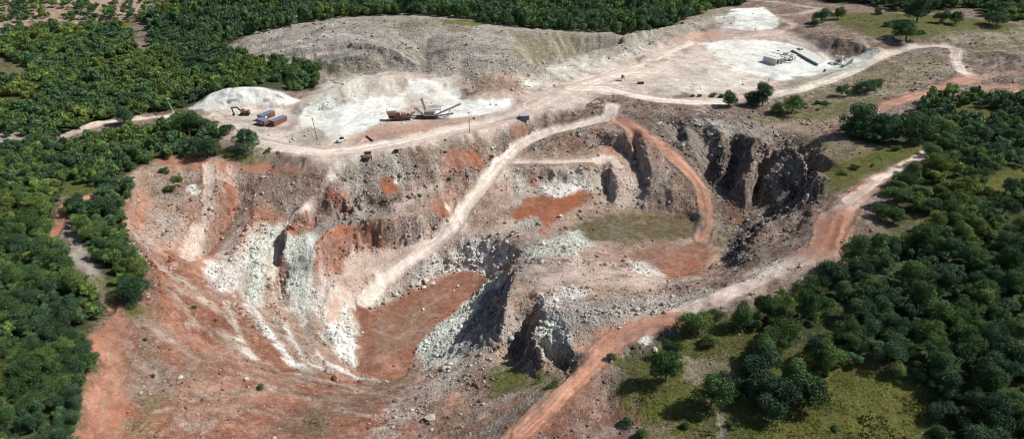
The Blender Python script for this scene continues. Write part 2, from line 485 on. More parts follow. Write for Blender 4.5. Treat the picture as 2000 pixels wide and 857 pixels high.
# quarry body
P('pinkd', [(250,340),(420,312),(640,325),(900,280),(1200,225),(1360,330),(1420,520),(1330,610),(1150,680),(1030,760),(880,857),(200,900),(170,760),(240,600),(285,560),(250,440)], 4, .9, .4, .6, .6)
P('red', [(260,480),(330,470),(400,500),(470,600),(540,660),(620,730),(720,745),(820,745),(870,790),(900,870),(150,900),(190,740),(205,640),(300,590)], 4, .97, .25, .42, .75)
P('brown', [(470,335),(640,330),(640,390),(560,430),(500,400),(460,370)], 4, .8, .5, .7, .5)
P('redl', [(330,385),(430,380),(420,440),(380,480),(300,470),(290,410)], 4, .6, .8, .9, .4)
P('brown', [(290,340),(380,335),(400,355),(330,400),(290,420),(270,380)], 4, .8, .5, .6, .4)
P('grey', [(300,420),(360,430),(370,480),(310,500),(290,470)], 4, .5, .8, .9, .4)
P('pink', [(400,470),(470,440),(500,480),(470,540),(400,540),(370,510)], 4, .6, .6, .5, .3)
# grey shoulder below the plant road
P('brown', [(650,335),(720,312),(800,296),(900,276),(1000,252),(1060,232),(1120,218),(1180,214),(1180,232),(1100,246),(1040,264),(990,300),(950,345),(920,380),(860,360),(800,370),(760,400),(700,400),(640,400),(620,370)], 3, .95, .4, .9, .5)
P('grey', [(660,350),(760,330),(860,320),(860,345),(790,365),(700,375),(650,375)], 4, .5, .8, .8, .5)
P('ash', [(690,315),(780,305),(800,320),(740,345),(680,350)], 4, .6, .6, .8, .4)
P('grey', [(618,430),(680,404),(770,400),(830,370),(860,365),(810,400),(760,420),(690,425),(640,445),(600,500),(580,520),(560,510),(590,450)], 2, .9, .4, .6, .3)
P('redd', [(840,330),(960,310),(985,320),(930,380),(895,400),(860,380)], 4, .6, .6, .7, .5)
# waste heap
HEAP = [(432,100),(500,62),(560,45),(700,30),(820,28),(920,34),(1050,58),(1150,56),(1240,52),(1335,38),(1410,10),(1440,18),(1380,50),(1330,80),(1240,105),(1180,140),(1040,180),(990,195),(900,180),(840,165),(780,148),(700,150),(640,175),(610,185),(620,150),(600,125),(520,118)]
P('gravel', HEAP, 3, .95, .35, 1.0, .5)
P('greyl', [(560,70),(700,50),(820,50),(760,80),(660,75),(560,115),(480,105)], 4, .6, .7, 1.0, .5)
P('dry', [(700,42),(860,38),(940,46),(900,64),(780,60)], 3, .7, .6, .8, .4)
P('brownd', [(700,95),(760,85),(815,110),(826,140),(760,130),(700,125)], 4, .6, .6, .8, .4)
P('dry', [(1000,62),(1150,70),(1240,66),(1200,90),(1100,115),(1040,125),(1000,100)], 4, .8, .4, .6, .4)
P('olive', [(640,140),(700,125),(740,135),(690,155),(640,158)], 3, .6, .7, .5, .4, .5)
P('greyl', [(880,70),(1000,75),(990,110),(900,110)], 4, .7, .7, 1, .4)
P('pinkd', [(880,168),(960,145),(1040,150),(1040,188),(980,200),(890,190)], 3, .85, .4, .8, .4)
P('brown', [(920,158),(980,150),(1000,170),(950,182)], 2, .5, .6, .8, .4)
S('wgreen', 3, [(480,98),(560,82),(640,72),(700,80)], 2.5, .45, .7, 1, .4)
S('greyl', 4, [(620,105),(700,100),(770,104),(820,150)], 3, .6, .6, 1, .4)
S('wgreen', 5, [(1030,170),(1100,140),(1150,128),(1230,108),(1290,90)], 3, .8, .7, .9, .4)
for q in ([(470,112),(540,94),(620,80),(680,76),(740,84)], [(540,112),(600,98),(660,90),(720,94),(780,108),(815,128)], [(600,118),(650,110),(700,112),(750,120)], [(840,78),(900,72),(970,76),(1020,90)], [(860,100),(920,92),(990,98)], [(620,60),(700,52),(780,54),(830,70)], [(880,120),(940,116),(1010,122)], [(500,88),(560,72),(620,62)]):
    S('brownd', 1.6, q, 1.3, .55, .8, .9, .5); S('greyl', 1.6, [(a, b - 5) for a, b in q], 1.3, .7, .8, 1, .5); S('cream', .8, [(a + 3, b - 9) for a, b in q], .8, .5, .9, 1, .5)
P('oliveb', [(870,38),(940,42),(950,50),(900,50),(870,46)], 1.6, .8, .5, .2, .3, .8)
P('brownd', [(815,112),(838,112),(842,150),(826,150)], 1.4, .7, .5, .7, .5)
P('dry', [(640,130),(665,126),(672,140),(645,146)], 1.6, .8, .5, .3, .3, .7)
# upland right
P('brown', [(1560,60),(1760,60),(2080,55),(2080,230),(1900,200),(1800,210),(1650,240),(1500,250),(1200,215),(1400,210),(1620,170),(1700,120)], 4, .9, .4, .7, .5)
P('dry', [(1640,130),(1760,110),(1850,105),(1830,150),(1760,180),(1620,205),(1540,215),(1520,190)], 4, .8, .5, .7, .4, .2)
P('dry', [(1780,50),(2080,40),(2080,110),(1900,100),(1800,80)], 4, .7, .6, .8, .4)
P('olive', [(1610,30),(1700,25),(1840,30),(2000,50),(1960,62),(1860,60),(1800,80),(1700,70),(1640,50)], 4, .85, .4, .2, .4, .9)
P('olive', [(1440,222),(1560,215),(1700,190),(1720,200),(1640,240),(1520,250),(1440,240)], 4, .6, .6, .4, .4, .5)
P('pinkd', [(1440,245),(1640,232),(1740,205),(1720,225),(1640,262),(1560,270),(1480,268)], 3, .6, .6, .8, .3)
P('brown', [(1400,210),(1520,250),(1600,270),(1700,285),(1600,300),(1560,290),(1540,265),(1440,240)], 3, .6, .5, .8, .4)
P('olive', [(1600,335),(1680,300),(1740,285),(1820,290),(1780,310),(1700,340),(1640,370),(1610,380)], 3, .9, .35, .15, .4, 1)
P('oliveb', [(1610,335),(1680,310),(1700,330),(1640,360),(1612,372)], 3, .6, .6, .1, .4, 1)
P('dry', [(1560,270),(1700,275),(1720,290),(1620,325),(1580,310)], 3, .7, .5, .5, .4, .5)
# rocks right of the ramp
P('brownd', [(1215,220),(1440,220),(1560,270),(1620,360),(1590,410),(1500,430),(1440,520),(1400,470),(1385,400),(1350,330),(1290,270)], 3, .8, .4, .7, 1.1)
P('greyl', [(1345,232),(1400,228),(1440,245),(1420,262),(1380,250)], 2, .7, .5, 1, .4)
P('pinkd', [(1490,285),(1515,290),(1500,340),(1470,365),(1455,350),(1475,310)], 2, .8, .5, 1, .8)
P('redd', [(1400,395),(1480,385),(1470,430),(1430,450),(1400,430)], 3, .6, .6, .7, .4)
P('olive', [(1385,445),(1440,430),(1435,470),(1400,495),(1380,480)], 3, .4, .6, .5, .3, .4)
# forests' ground
for F in FOREST + RFOREST:
    P('floor', F, 2.5, .97, .2, .2, .5, .6)
P('oliveb', [(232,50),(262,38),(262,58),(236,66)], 2, .9, .4, .1, .3, 1)
P('dry', [(-30,105),(60,125),(95,150),(20,160),(-30,150)], 3, .8, .5, .2, .3, .8)
P('olive', [(-30,180),(40,185),(110,205),(60,215),(-30,210)], 3, .9, .4, .2, .3, 1)
P('gravel', [(-60,255),(30,256),(52,268),(40,282),(-60,292)], 2, .95, .3, .6, .2)
P('brown', [(250,35),(280,42),(300,60),(290,110),(262,95),(268,60)], 3, .9, .4, .5, .3, .3)
P('oliveb', [(30,100),(45,98),(52,112),(34,118)], 1.5, .9, .4, .1, .3, 1)
P('olive', [(118,366),(180,362),(192,376),(160,386),(120,380)], 1.5, 1, .3, .1, .3, 1)
P('grey', [(120,425),(138,430),(160,470),(190,520),(215,560),(232,600),(212,602),(180,545),(140,480)], 1.6, .9, .4, .4, .2)
P('olive', [(190,540),(232,556),(262,585),(300,605),(290,620),(250,622),(215,600)], 2, .95, .3, .2, .3, 1)
P('oliveb', [(258,590),(294,598),(292,618),(262,625)], 1.5, .8, .4, .1, .3, 1)
# clearings in the right wood
P('olive', [(1200,690),(1300,640),(1420,610),(1500,660),(1640,700),(1790,745),(1830,800),(1800,960),(1420,960),(1340,860),(1250,790),(1195,760)], 3, .95, .35, .2, .5, 1)
P('oliveb', [(1560,700),(1660,690),(1780,750),(1820,800),(1780,860),(1500,870),(1560,790)], 3, .85, .5, .1, .4, 1)
P('oliveb', [(1200,745),(1260,740),(1290,790),(1350,840),(1300,870),(1240,800)], 3, .6, .6, .1, .4, 1)
P('brown', [(1340,700),(1420,690),(1450,740),(1400,760),(1340,740)], 2, .6, .6, .6, .3)
P('grey', [(1400,800),(1415,800),(1420,870),(1385,870)], 1.2, .6, .5, .5, .2)
P('brownd', [(1195,690),(1240,660),(1330,625),(1330,650),(1270,690),(1230,700)], 2, .8, .4, .7, .4)
P('redd', [(1090,790),(1180,700),(1190,760),(1240,820),(1290,880),(1040,890)], 3, .8, .4, .4, .5)
P('dry', [(1690,500),(1740,430),(1800,400),(1830,440),(1760,480)], 3, .5, .6, .4, .3, .5)
P('oliveb', [(1900,350),(1980,330),(2040,345),(1960,385),(1905,380)], 3, .9, .4, .1, .3, 1)
P('brown', [(1640,480),(1720,440),(1740,480),(1690,530),(1640,520)], 3, .7, .5, .6, .3)
P('oliveb', [(1820,215),(1900,205),(1960,230),(1900,245)], 3, .6, .6, .1, .3, 1)
P('cream', [(1905,235),(1925,232),(1930,250),(1912,255)], 1, .8, .3, .3, .1)
# ---- plant plateau
P('pink', [(395,220),(460,205),(560,205),(640,165),(760,140),(900,150),(900,185),(1040,180),(1180,130),(1300,80),(1420,50),(1540,60),(1620,110),(1640,150),(1520,190),(1400,205),(1300,200),(1200,180),(1180,205),(1060,222),(980,248),(900,270),(800,294),(700,312),(640,322),(560,305),(480,285),(420,255)], 3, .95, .3, .35, .2)
P('cream', [(600,190),(700,155),(800,165),(880,180),(880,200),(760,215),(640,210)], 4, .7, .5, .3, .3)
P('white', [(368,212),(410,184),(450,170),(510,172),(560,184),(588,196),(560,206),(470,206),(420,216)], 1.6, .95, .25, .15, .5)
P('wgreen', [(430,178),(500,176),(560,190),(500,198),(440,195)], 2.5, .35, .6, .2, .8)
P('cream', [(400,205),(520,204),(560,212),(520,222),(420,228)], 3, .6, .5, .2, .2)
P('white', [(575,215),(640,195),(740,190),(790,182),(790,205),(760,232),(720,250),(690,272),(655,280),(600,252),(575,240)], 2, 1, .2, .12, .7)
P('wgreen', [(575,215),(640,192),(720,180),(720,200),(640,225),(590,245)], 3, .35, .7, .4, .7)
P('wgreen', [(640,170),(700,155),(760,155),(740,180),(660,195)], 3, .6, .6, .4, .4)
P('grey', [(572,205),(585,203),(592,222),(578,232),(570,222)], 1, .7, .5, .6, .5)
P('white', [(840,182),(900,170),(900,196),(1000,196),(996,216),(930,228),(850,232),(860,205)], 1.6, .95, .25, .1, .15)
P('redl', [(640,285),(700,255),(770,245),(880,238),(990,228),(900,250),(780,278),(700,300)], 3, .6, .6, .3, .15)
P('pinkd', [(805,238),(880,232),(960,224),(900,246),(810,250)], 1.5, .7, .4, .4, .15)
P('redd', [(722,155),(740,162),(742,178),(716,180),(708,165)], 1.5, .8, .5, .6, .3)
P('brown', [(560,268),(600,246),(632,256),(646,278),(620,288),(580,286)], 1.8, .95, .3, .8, .3)
P('olive', [(430,285),(480,278),(520,290),(550,305),(540,322),(470,318),(430,306)], 2, .85, .4, .3, .3, .8)
P('brown', [(420,252),(470,258),(505,285),(560,310),(600,325),(540,330),(480,300),(430,290)], 2, .7, .4, .6, .2)
P('white', [(790,158),(850,152),(880,160),(876,182),(830,186),(790,180)], 3, .8, .6, .25, .3)
P('cream', [(640,150),(740,146),(800,150),(780,180),(700,190),(630,190)], 4, .6, .7, .4, .6)
P('wgreen', [(600,205),(650,190),(680,200),(640,215)], 1.6, .7, .8, .7, .7)
P('grey', [(655,196),(680,192),(700,200),(670,206)], 1.2, .5, .9, .8, .5)
P('brown', [(890,165),(930,160),(940,185),(905,192)], 2, .7, .6, .8, .4)
P('redl', [(750,262),(800,252),(850,250),(820,266),(760,276)], 2, .6, .7, .4, .15)
for (a, b, w_) in ((455,193,12), (430,196,10), (540,190,16), (520,198,10), (640,212,8), (600,224,9), (1405,103,10), (1440,112,12), (1425,118,9), (1460,104,9)):
    P('ash', [(a - w_, b - 2), (a + w_ * .3, b - 3), (a + w_, b + 2), (a, b + 3)], .7, .8, .9, .8, .5)
# upper right works
P('cream', [(1020,150),(1130,115),(1240,105),(1330,85),(1330,105),(1240,135),(1140,150),(1040,175)], 3, .55, .6, .4, .3)
P('white', [(1400,36),(1440,18),(1490,14),(1520,35),(1516,56),(1460,60),(1410,56)], 1.8, .95, .3, .3, .5)
P('greyl', [(1395,38),(1440,28),(1430,52),(1400,52)], 1.6, .7, .5, .8, .4)
P('white', [(1370,84),(1440,78),(1500,80),(1560,92),(1620,118),(1640,128),(1600,150),(1520,160),(1430,140),(1400,110)], 2.4, 1, .3, .14, .25)
P('wgreen', [(1400,100),(1480,95),(1600,130),(1560,150),(1480,145)], 3, .3, .6, .3, .2)
P('cream', [(1330,140),(1440,140),(1500,150),(1480,175),(1380,180),(1320,165)], 3, .7, .5, .4, .2)
P('wgreen', [(1640,122),(1700,100),(1740,104),(1700,125),(1640,148),(1560,172),(1500,185),(1560,160)], 2, .85, .4, .3, .2)
P('dry', [(1500,175),(1560,150),(1640,140),(1600,155),(1530,178)], 1.6, .7, .5, .6, .3)
P('pinkd', [(1190,150),(1260,150),(1300,165),(1340,190),(1280,190),(1220,170)], 2, .7, .4, .4, .15)
P('brownd', [(1262,168),(1310,165),(1350,185),(1345,194),(1290,192),(1262,178)], 1.5, .85, .3, .3, .1)
P('brown', [(1235,112),(1258,110),(1280,118),(1268,126),(1240,124)], 1, .9, .4, .9, .3)
P('brown', [(1360,138),(1380,136),(1380,146),(1362,148)], 1, .7, .5, .9, .3)
P('brown', [(1320,134),(1340,130),(1370,150),(1390,152),(1350,160),(1330,152)], 1.4, .6, .5, .7, .2)
P('redl', [(1300,75),(1400,60),(1420,72),(1330,95)], 3, .5, .6, .3, .2)
P('dry', [(1230,48),(1330,30),(1400,5),(1440,2),(1400,30),(1300,60)], 2, .6, .5, .3, .3)
P('brown', [(1100,182),(1150,178),(1200,190),(1280,205),(1400,212),(1440,224),(1300,222),(1210,205),(1180,196)], 1.8, .8, .5, .9, .5)
P('redd', [(1530,50),(1560,45),(1556,62),(1530,64)], 2, .7, .4, .3, .3)
P('brownd', [(1600,75),(1680,90),(1660,112),(1620,108)], 4, .5, .5, .7, .5)
P('cream', [(400,222),(560,212),(640,240),(700,280),(800,262),(1000,225),(1100,185),(1240,140),(1400,90),(1480,72),(1420,150),(1300,190),(1200,176),(1060,222),(900,268),(700,310),(560,300),(440,258)], 4, .5, .5, .2, .15)
P('cream', [(840,150),(900,150),(880,200),(830,200)], 3, .6, .6, .3, .2)
# ---- red and orange soils in the pit
P('orange', [(262,372),(288,376),(290,400),(276,440),(270,460),(240,450),(244,410)], 1.6, .9, .35, .25, .5)
P('redl', [(255,370),(285,372),(300,400),(280,420),(262,400)], 2, .7, .5, .2, .3)
P('orange', [(232,590),(215,600),(172,655),(190,740),(165,800),(150,900),(235,900),(250,790),(235,700),(238,640)], 1.6, .95, .25, .12, .4)
P('redl', [(200,700),(230,690),(250,760),(230,800),(205,760)], 3, .5, .5, .1, .3)
P('redd', [(284,500),(300,520),(318,590),(330,640),(300,620),(288,590)], 2, .85, .3, .2, .4)
P('brown', [(240,620),(280,600),(320,640),(320,700),(360,720),(330,790),(260,800),(240,740)], 3, .8, .55, .45, .5, .2)
P('dry', [(290,780),(330,760),(300,857),(250,857),(250,830)], 2.5, .6, .5, .3, .4, .6)
P('brown', [(300,720),(380,690),(440,700),(400,760),(330,770)], 3, .6, .6, .4, .4, .3)
P('orange', [(318,690),(345,700),(352,722),(330,730)], 2, .7, .5, .15, .4)
P('redd', [(400,610),(460,615),(470,660),(430,665),(400,640)], 2.5, .8, .5, .2, .4)
P('rust', [(432,360),(452,356),(466,380),(462,408),(446,434),(420,478),(400,506),(384,490),(398,462),(413,430),(420,400),(426,380)], 1.3, .95, .25, .2, .5)
P('redd', [(440,362),(458,368),(460,400),(440,405),(428,392)], 1.5, .7, .4, .2, .4)
P('orange', [(395,470),(440,440),(430,490),(400,545),(370,520)], 2.5, .8, .5, .2, .5)
P('rust', [(448,506),(470,500),(482,520),(474,545),(455,525)], 1.3, .85, .4, .3, .6)
P('rust', [(478,462),(492,430),(500,450),(494,480),(480,500)], 1.3, .6, .5, .4, .6)
P('redl', [(310,480),(350,470),(370,500),(340,520),(310,505)], 2, .7, .6, .3, .4)
P('red', [(480,405),(520,400),(560,425),(545,440),(505,435)], 2, .8, .4, .3, .3)
P('orange', [(305,310),(340,306),(420,316),(470,318),(540,324),(600,324),(612,334),(560,342),(470,332),(400,334),(330,330)], 1.6, .85, .35, .15, .2)
P('redd', [(350,358),(390,352),(392,362),(356,370)], 1.2, .8, .4, .2, .2)
P('white', [(360,366),(380,360),(394,370),(388,380),(362,374)], .9, .9, .5, .9, .3)
P('rust', [(562,440),(600,404),(616,420),(616,444),(585,450),(565,462),(556,500),(546,560),(536,555),(546,498)], 1.0, .92, .3, .4, .7)
P('rust', [(645,378),(680,378),(686,410),(650,414)], 1.4, .8, .5, .5, .9)
P('redd', [(712,374),(752,378),(756,400),(716,402)], 1.6, .6, .6, .5, .9)
P('rust', [(744,350),(772,344),(782,370),(760,374),(744,362)], 1.4, .95, .3, .15, .3)
P('cream', [(770,345),(780,348),(780,358),(772,358)], .6, .8, .3, .1, .2)
P('rust', [(648,446),(680,430),(722,430),(745,440),(765,482),(700,490),(668,508),(666,530),(645,545),(606,526),(622,484)], 1.2, .97, .22, .2, .9)
P('orange', [(622,484),(648,450),(655,480),(662,525),(645,540),(608,526)], 1.5, .7, .4, .1, .6)
P('redl', [(680,470),(760,470),(765,492),(690,500)], 3, .6, .5, .4, .3)
P('pinkd', [(768,428),(815,424),(820,475),(772,485)], 1.5, .85, .4, .6, 1.1)
P('rust', [(824,392),(880,385),(882,430),(850,436),(820,420)], 1.8, .85, .4, .4, .7)
P('cream', [(864,396),(880,402),(878,415),(862,412)], .9, .8, .3, .2, .3)
P('brown', [(795,404),(820,410),(822,450),(806,455)], 1.2, .8, .4, .6, 1.1)
P('rust', [(860,305),(885,282),(925,285),(945,308),(940,330),(900,335),(868,335)], 1.8, .9, .4, .3, .6)
P('orange', [(925,292),(945,315),(935,325)], 1, .7, .3, .1, .4)
P('rust', [(1000,238),(1030,236),(1036,262),(1005,275),(996,258)], 1.4, .92, .35, .3, .6)
P('rust', [(860,330),(900,330),(960,330),(930,370),(880,380),(862,355)], 3, .5, .7, .5, .5)
P('rust', [(670,546),(732,533),(728,552),(700,562),(672,572)], 1.2, .9, .3, .3, .6)
P('pink', [(700,492),(830,470),(860,475),(800,505),(740,545),(680,540),(672,515)], 2.5, .85, .35, .35, .2)
# white seams and rubble on the left benches
P('white', [(410,520),(470,490),(500,500),(470,560),(440,570),(400,560)], 3, .75, .6, .7, .5)
P('wgreen', [(482,500),(512,450),(546,430),(552,445),(530,500),(515,560),(505,600),(478,580)], 2, .92, .35, .9, .6)
P('wgreen', [(560,460),(610,450),(620,470),(600,520),(608,580),(600,640),(560,600),(552,540)], 2, .9, .35, .8, .6)
P('ash', [(575,490),(600,495),(596,535),(574,535)], 1.6, .75, .5, .5, .3)
P('white', [(600,560),(640,550),(690,590),(686,620),(704,650),(706,690),(695,716),(660,695),(640,660),(620,610)], 2, .9, .3, .9, .9)
P('pink', [(615,530),(700,540),(745,560),(700,600),(640,600),(620,570)], 3, .75, .45, .4, .3)
P('redl', [(640,590),(665,595),(665,625),(645,630)], 1.6, .7, .5, .3, .4)
S('white', 2.6, [(478,580),(505,620),(540,665),(570,705),(600,725)], 1.4, .9, .5, .6, .5)
S('cream', 2.2, [(440,590),(462,640),(480,680),(494,702)], 1.2, .8, .6, .6, .5)
S('white', 2.6, [(558,640),(580,680),(600,712),(640,722)], 1.2, .85, .6, .7, .5)
S('white', 2, [(620,690),(650,712),(700,738),(740,742)], 1, .7, .6, .6, .4)
S('cream', 1.4, [(560,730),(640,745),(740,770),(790,775)], 1, .5, .7, .6, .4)
S('cream', 1.2, [(660,800),(720,815),(750,830)], .8, .5, .7, .6, .4)
S('cream', 3, [(380,630),(430,650),(470,680)], 2, .45, .8, .6, .4)
S('cream', 3, [(320,520),(400,590),(460,620)], 2, .4, .8, .6, .4)
S('redl', 4, [(330,640),(420,700),(520,745),(640,770)], 3, .4, .7, .2, .3)
S('redl', 8, [(380,760),(520,780),(640,790)], 4, .35, .7, .2, .2)
P('brown', [(560,640),(600,640),(620,690),(590,700)], 2, .7, .5, .4, .5)
P('ash', [(585,600),(600,600),(625,660),(610,660)], 1.4, .8, .4, .5, .4)
P('brown', [(590,720),(640,720),(640,745),(600,745)], 2, .6, .5, .3, .4, .4)
P('brown', [(620,770),(720,765),(760,790),(700,815),(620,805)], 4, .75, .5, .35, .4, .3)
P('brownd', [(550,800),(640,795),(640,857),(560,860)], 4, .6, .5, .3, .4, .5)
P('dry', [(575,820),(620,815),(625,850),(590,857)], 3, .6, .5, .2, .4, .7)
P('brown', [(700,740),(800,735),(860,760),(820,790),(740,790)], 3, .6, .6, .4, .4)
for w_, a_, q in ((2.0, .5, [(300,640),(380,690),(470,725),(560,760),(660,790)]), (1.2, .5, [(330,560),(400,640),(470,700),(540,730)]), (1.5, .45, [(300,800),(400,770),(520,760),(620,775)]), (1.2, .5, [(340,850),(460,800),(560,790)]),
                 (1.3, .5, [(430,600),(500,680),(560,730),(640,755),(740,760)]), (2.2, .45, [(260,700),(330,760),(360,830)]), (1.0, .5, [(400,540),(450,600),(500,650)]), (1.4, .45, [(520,720),(620,755),(720,785),(800,790)])):
    S('brownd', w_, q, 1.4, a_, .9, .5, .4); S('pinkd', w_ * .6, [(a + 3, b + 7) for a, b in q], .9, a_, .9, .5, .3)
for q in ([(560,445),(535,520),(520,580)], [(640,560),(628,620),(650,680)], [(585,545),(600,620),(640,700)], [(470,470),(440,520),(420,560)], [(495,520),(480,570),(500,620)]):
    S('brown', 1.0, q, .8, .6, .9, .7, .5)
# lower floor
P('red', [(690,608),(700,629),(706,688),(698,722),(740,742),(790,740),(806,704),(833,668),(857,630),(900,600),(935,561),(950,534),(925,527),(883,531),(848,545),(834,562),(780,578),(730,606)], 1.2, 1, .15, .25, .12)
P('brown', [(730,630),(850,570),(870,580),(830,660),(770,700),(720,700)], 5, .55, .5, .3, .12)
P('redl', [(740,700),(775,698),(785,720),(745,728)], 1.5, .6, .4, .2, .2)
# rubble of the lower bank and the spur
P('white', [(845,500),(890,468),(950,462),(985,470),(1000,500),(960,530),(925,528),(885,520),(850,535),(815,560),(800,565),(810,530)], 1.6, .85, .4, .9, .9)
P('greyl', [(760,555),(800,530),(840,515),(815,560),(780,574),(740,600),(735,585)], 1.5, .8, .5, .6, .4)
P('wgreen', [(950,545),(985,525),(990,560),(980,640),(940,680),(870,712),(830,725),(812,700),(850,640),(900,605)], 1.8, .92, .3, .8, .8)
P('ash', [(1000,500),(1050,490),(1080,520),(1040,560),(1000,560)], 3, .7, .5, .8, .6)
P('pink', [(1030,520),(1130,508),(1260,525),(1300,545),(1280,565),(1160,560),(1060,565)], 3, .85, .45, .5, .2)
P('white', [(1055,575),(1120,560),(1150,575),(1120,590),(1060,600)], 2, .7, .6, 1, .5)
P('greyl', [(1040,610),(1120,590),(1300,575),(1420,555),(1500,515),(1560,500),(1590,480),(1560,520),(1440,570),(1340,615),(1240,625),(1160,640),(1080,650)], 2.2, .85, .45, .8, .4)
P('wgreen', [(1050,640),(1090,620),(1120,650),(1110,690),(1080,710),(1052,690)], 1.8, .7, .6, .9, .9)
P('brownd', [(1085,680),(1125,660),(1140,700),(1110,730),(1075,725)], 2, .6, .6, .6, .9)
P('brown', [(1110,640),(1220,620),(1210,650),(1150,690),(1120,680)], 3, .5, .6, .6, .4)
P('greyl', [(980,610),(1030,580),(1050,610),(1000,660),(978,680)], 2, .6, .6, .6, .5)
P('brown', [(860,720),(1000,710),(1080,730),(1100,760),(1020,820),(900,857),(820,857),(800,800)], 4, .8, .4, .5, .6)
P('greyl', [(800,770),(900,700),(960,690),(900,740),(840,790),(760,857),(700,857)], 3, .6, .6, .8, .6)
P('olive', [(950,740),(1000,715),(1060,730),(1070,750),(1000,765),(960,765)], 3, .8, .5, .2, .4, .9)
P('dry', [(1060,740),(1120,735),(1090,775),(1060,790)], 3, .6, .5, .3, .4, .6)
P('redl', [(880,770),(930,775),(920,800),(870,800)], 2, .6, .5, .4, .5)
S('rust', 1.6, [(915,838),(960,812),(1010,785)], 1, .8, .4, .1, .2)
P('brownd', [(930,830),(1010,800),(990,857),(920,870)], 3, .6, .5, .4, .4)
P('rockshade', [(1002,545),(1000,570),(988,600),(978,655),(940,680),(900,690),(870,680),(905,640),(930,600),(950,570),(985,548)], 1.5, .75, .4, .6, .9)  # grey rock of the spur wall, darkened to carry its cast shadow
P('wgreen', [(868,650),(900,620),(915,630),(890,668),(860,700),(845,690)], 1.5, .7, .5, .8, .7)
P('dark', [(1034,628),(1045,640),(1050,690),(1070,712),(1020,715),(988,690)], 1.2, .6, .4, .5, .8)  # shadow in the hollow, put into the ground colour
P('dark', [(1384,346),(1404,315),(1440,285),(1440,320),(1430,372),(1400,376)], 1.5, .45, .6, .9, 1.2)  # shaded left face of the spur, painted as darker ground
P('dark', [(1516,273),(1546,269),(1560,312),(1600,350),(1608,373),(1585,400),(1546,415),(1493,423),(1460,460),(1430,512),(1420,510),(1440,446),(1485,415),(1519,381),(1500,362),(1516,335)], 1.5, .5, .6, .9, 1.3)  # shadow of the main cliff laid in as dark colour
# middle floor
P('cream', [(985,330),(1180,330),(1185,365),(1150,378),(1060,385),(1000,400),(960,420),(940,410),(965,360)], 2, .75, .45, .6, .6)
P('white', [(1060,362),(1130,350),(1150,372),(1100,384),(1060,380)], 2.5, .75, .5, .6, .5)
P('pink', [(1180,340),(1215,310),(1240,330),(1250,390),(1220,412),(1195,400)], 3, .75, .5, .5, .4)
P('greyl', [(1240,300),(1300,340),(1310,400),(1260,410),(1240,380)], 3, .5, .6, .8, .5)
P('brown', [(1300,320),(1360,360),(1372,420),(1340,430),(1310,410)], 3, .7, .5, .8, .5)
P('pink', [(900,440),(960,440),(1040,430),(1060,460),(980,465),(900,462)], 3, .8, .4, .4, .15)
P('rust', [(1000,410),(1020,386),(1063,378),(1083,388),(1110,383),(1141,372),(1152,384),(1128,404),(1109,416),(1075,440),(1058,454),(1050,430),(1011,422)], 1.4, .95, .3, .15, .15)
P('rust', [(1025,332),(1052,332),(1050,368),(1030,362)], 1.2, .85, .4, .2, .6)
P('redd', [(1095,335),(1108,335),(1108,360),(1095,355)], .9, .8, .4, .3, .6)
P('greyl', [(1008,430),(1050,424),(1062,440),(1040,455),(1005,450)], 1.6, .8, .5, .8, .3)
P('redl', [(955,365),(1000,345),(1000,395),(960,420),(930,425)], 2.5, .6, .5, .5, .4)
P('brown', [(1060,262),(1140,255),(1200,262),(1190,290),(1110,296),(1040,298),(1020,300)], 2, .8, .4, .8, .7)
P('redd', [(1080,272),(1140,268),(1140,294),(1080,294)], 2, .6, .6, .5, .7)
P('redl', [(1140,262),(1160,265),(1220,300),(1200,330),(1160,300)], 2.5, .6, .5, .4, .5)
P((112,100,74), [(1110,445),(1150,422),(1240,412),(1330,412),(1368,435),(1360,462),(1300,472),(1180,475),(1130,465)], 2.2, .95, .3, .35, .15, .3)
P('olive', [(1180,418),(1290,414),(1300,425),(1200,430)], 3, .4, .6, .3, .15, .5)
P('wgreen', [(1000,485),(1060,470),(1130,450),(1160,480),(1120,500),(1040,505)], 2, .7, .6, .95, .5)
P('red', [(1230,500),(1290,475),(1370,472),(1400,490),(1370,535),(1310,545),(1260,530)], 2.5, .85, .35, .2, .12)
P('white', [(1225,505),(1270,515),(1300,540),(1250,535)], 2, .6, .6, .7, .2)
# ---- tracks
S('pink', 9, [(190,240,5),(130,263,4)], 1.5, .9)
S('road', 5, [(128,264),(190,243),(250,234),(330,228),(400,240)], 1.2, .95, .3, .1, .05, .3)
S('pink', 9, [(400,240),(470,270),(545,290),(620,300),(700,296),(780,280),(860,262),(940,246),(1010,228),(1060,208),(1100,190)], 3, .9, .3, .12, .05, .4)
S('road', 8, [(505,280),(560,290),(630,298),(700,292),(780,276),(860,258),(940,240),(1000,222),(1050,200),(1110,172),(1180,150),(1250,128),(1300,105),(1350,85)], 2.5, .85, .35, .1, .04, .5)
S('road', 14, [(1050,205),(1120,172),(1200,150),(1240,140)], 5, .7, .5, .1, .04, .5)
S('road', 9, [(1120,172),(1180,172),(1230,185),(1290,196),(1350,200),(1410,200)], 2, .9, .3, .1, .04, .5)
S('road', 8, [(1240,140),(1300,125),(1380,130),(1450,145),(1510,170)], 4, .5, .6, .2, .05, .3)
S('road', 7, [(1500,190),(1560,178),(1620,160),(1680,135),(1730,108),(1790,92),(1840,90),(1870,98),(1868,120),(1880,140),(1905,152)], 2, .95, .25, .1, .04, .5)
S('redl', 9, [(1905,152),(1850,168),(1790,188),(1720,210)], 2.5, .85, .35, .15, .05, .4)
S('pinkd', 5, [(1905,152),(1950,145),(2040,140)], 2.5, .7, .4, .3, .05)
S('redl', 6, [(1880,190),(1930,170),(1980,170),(1985,190),(1975,205)], 1.6, .85, .3, .15, .05, .3)
S('pink', 5, [(1450,0),(1520,5),(1600,18),(1560,28),(1520,30)], 1.8, .7, .4, .2, .05)
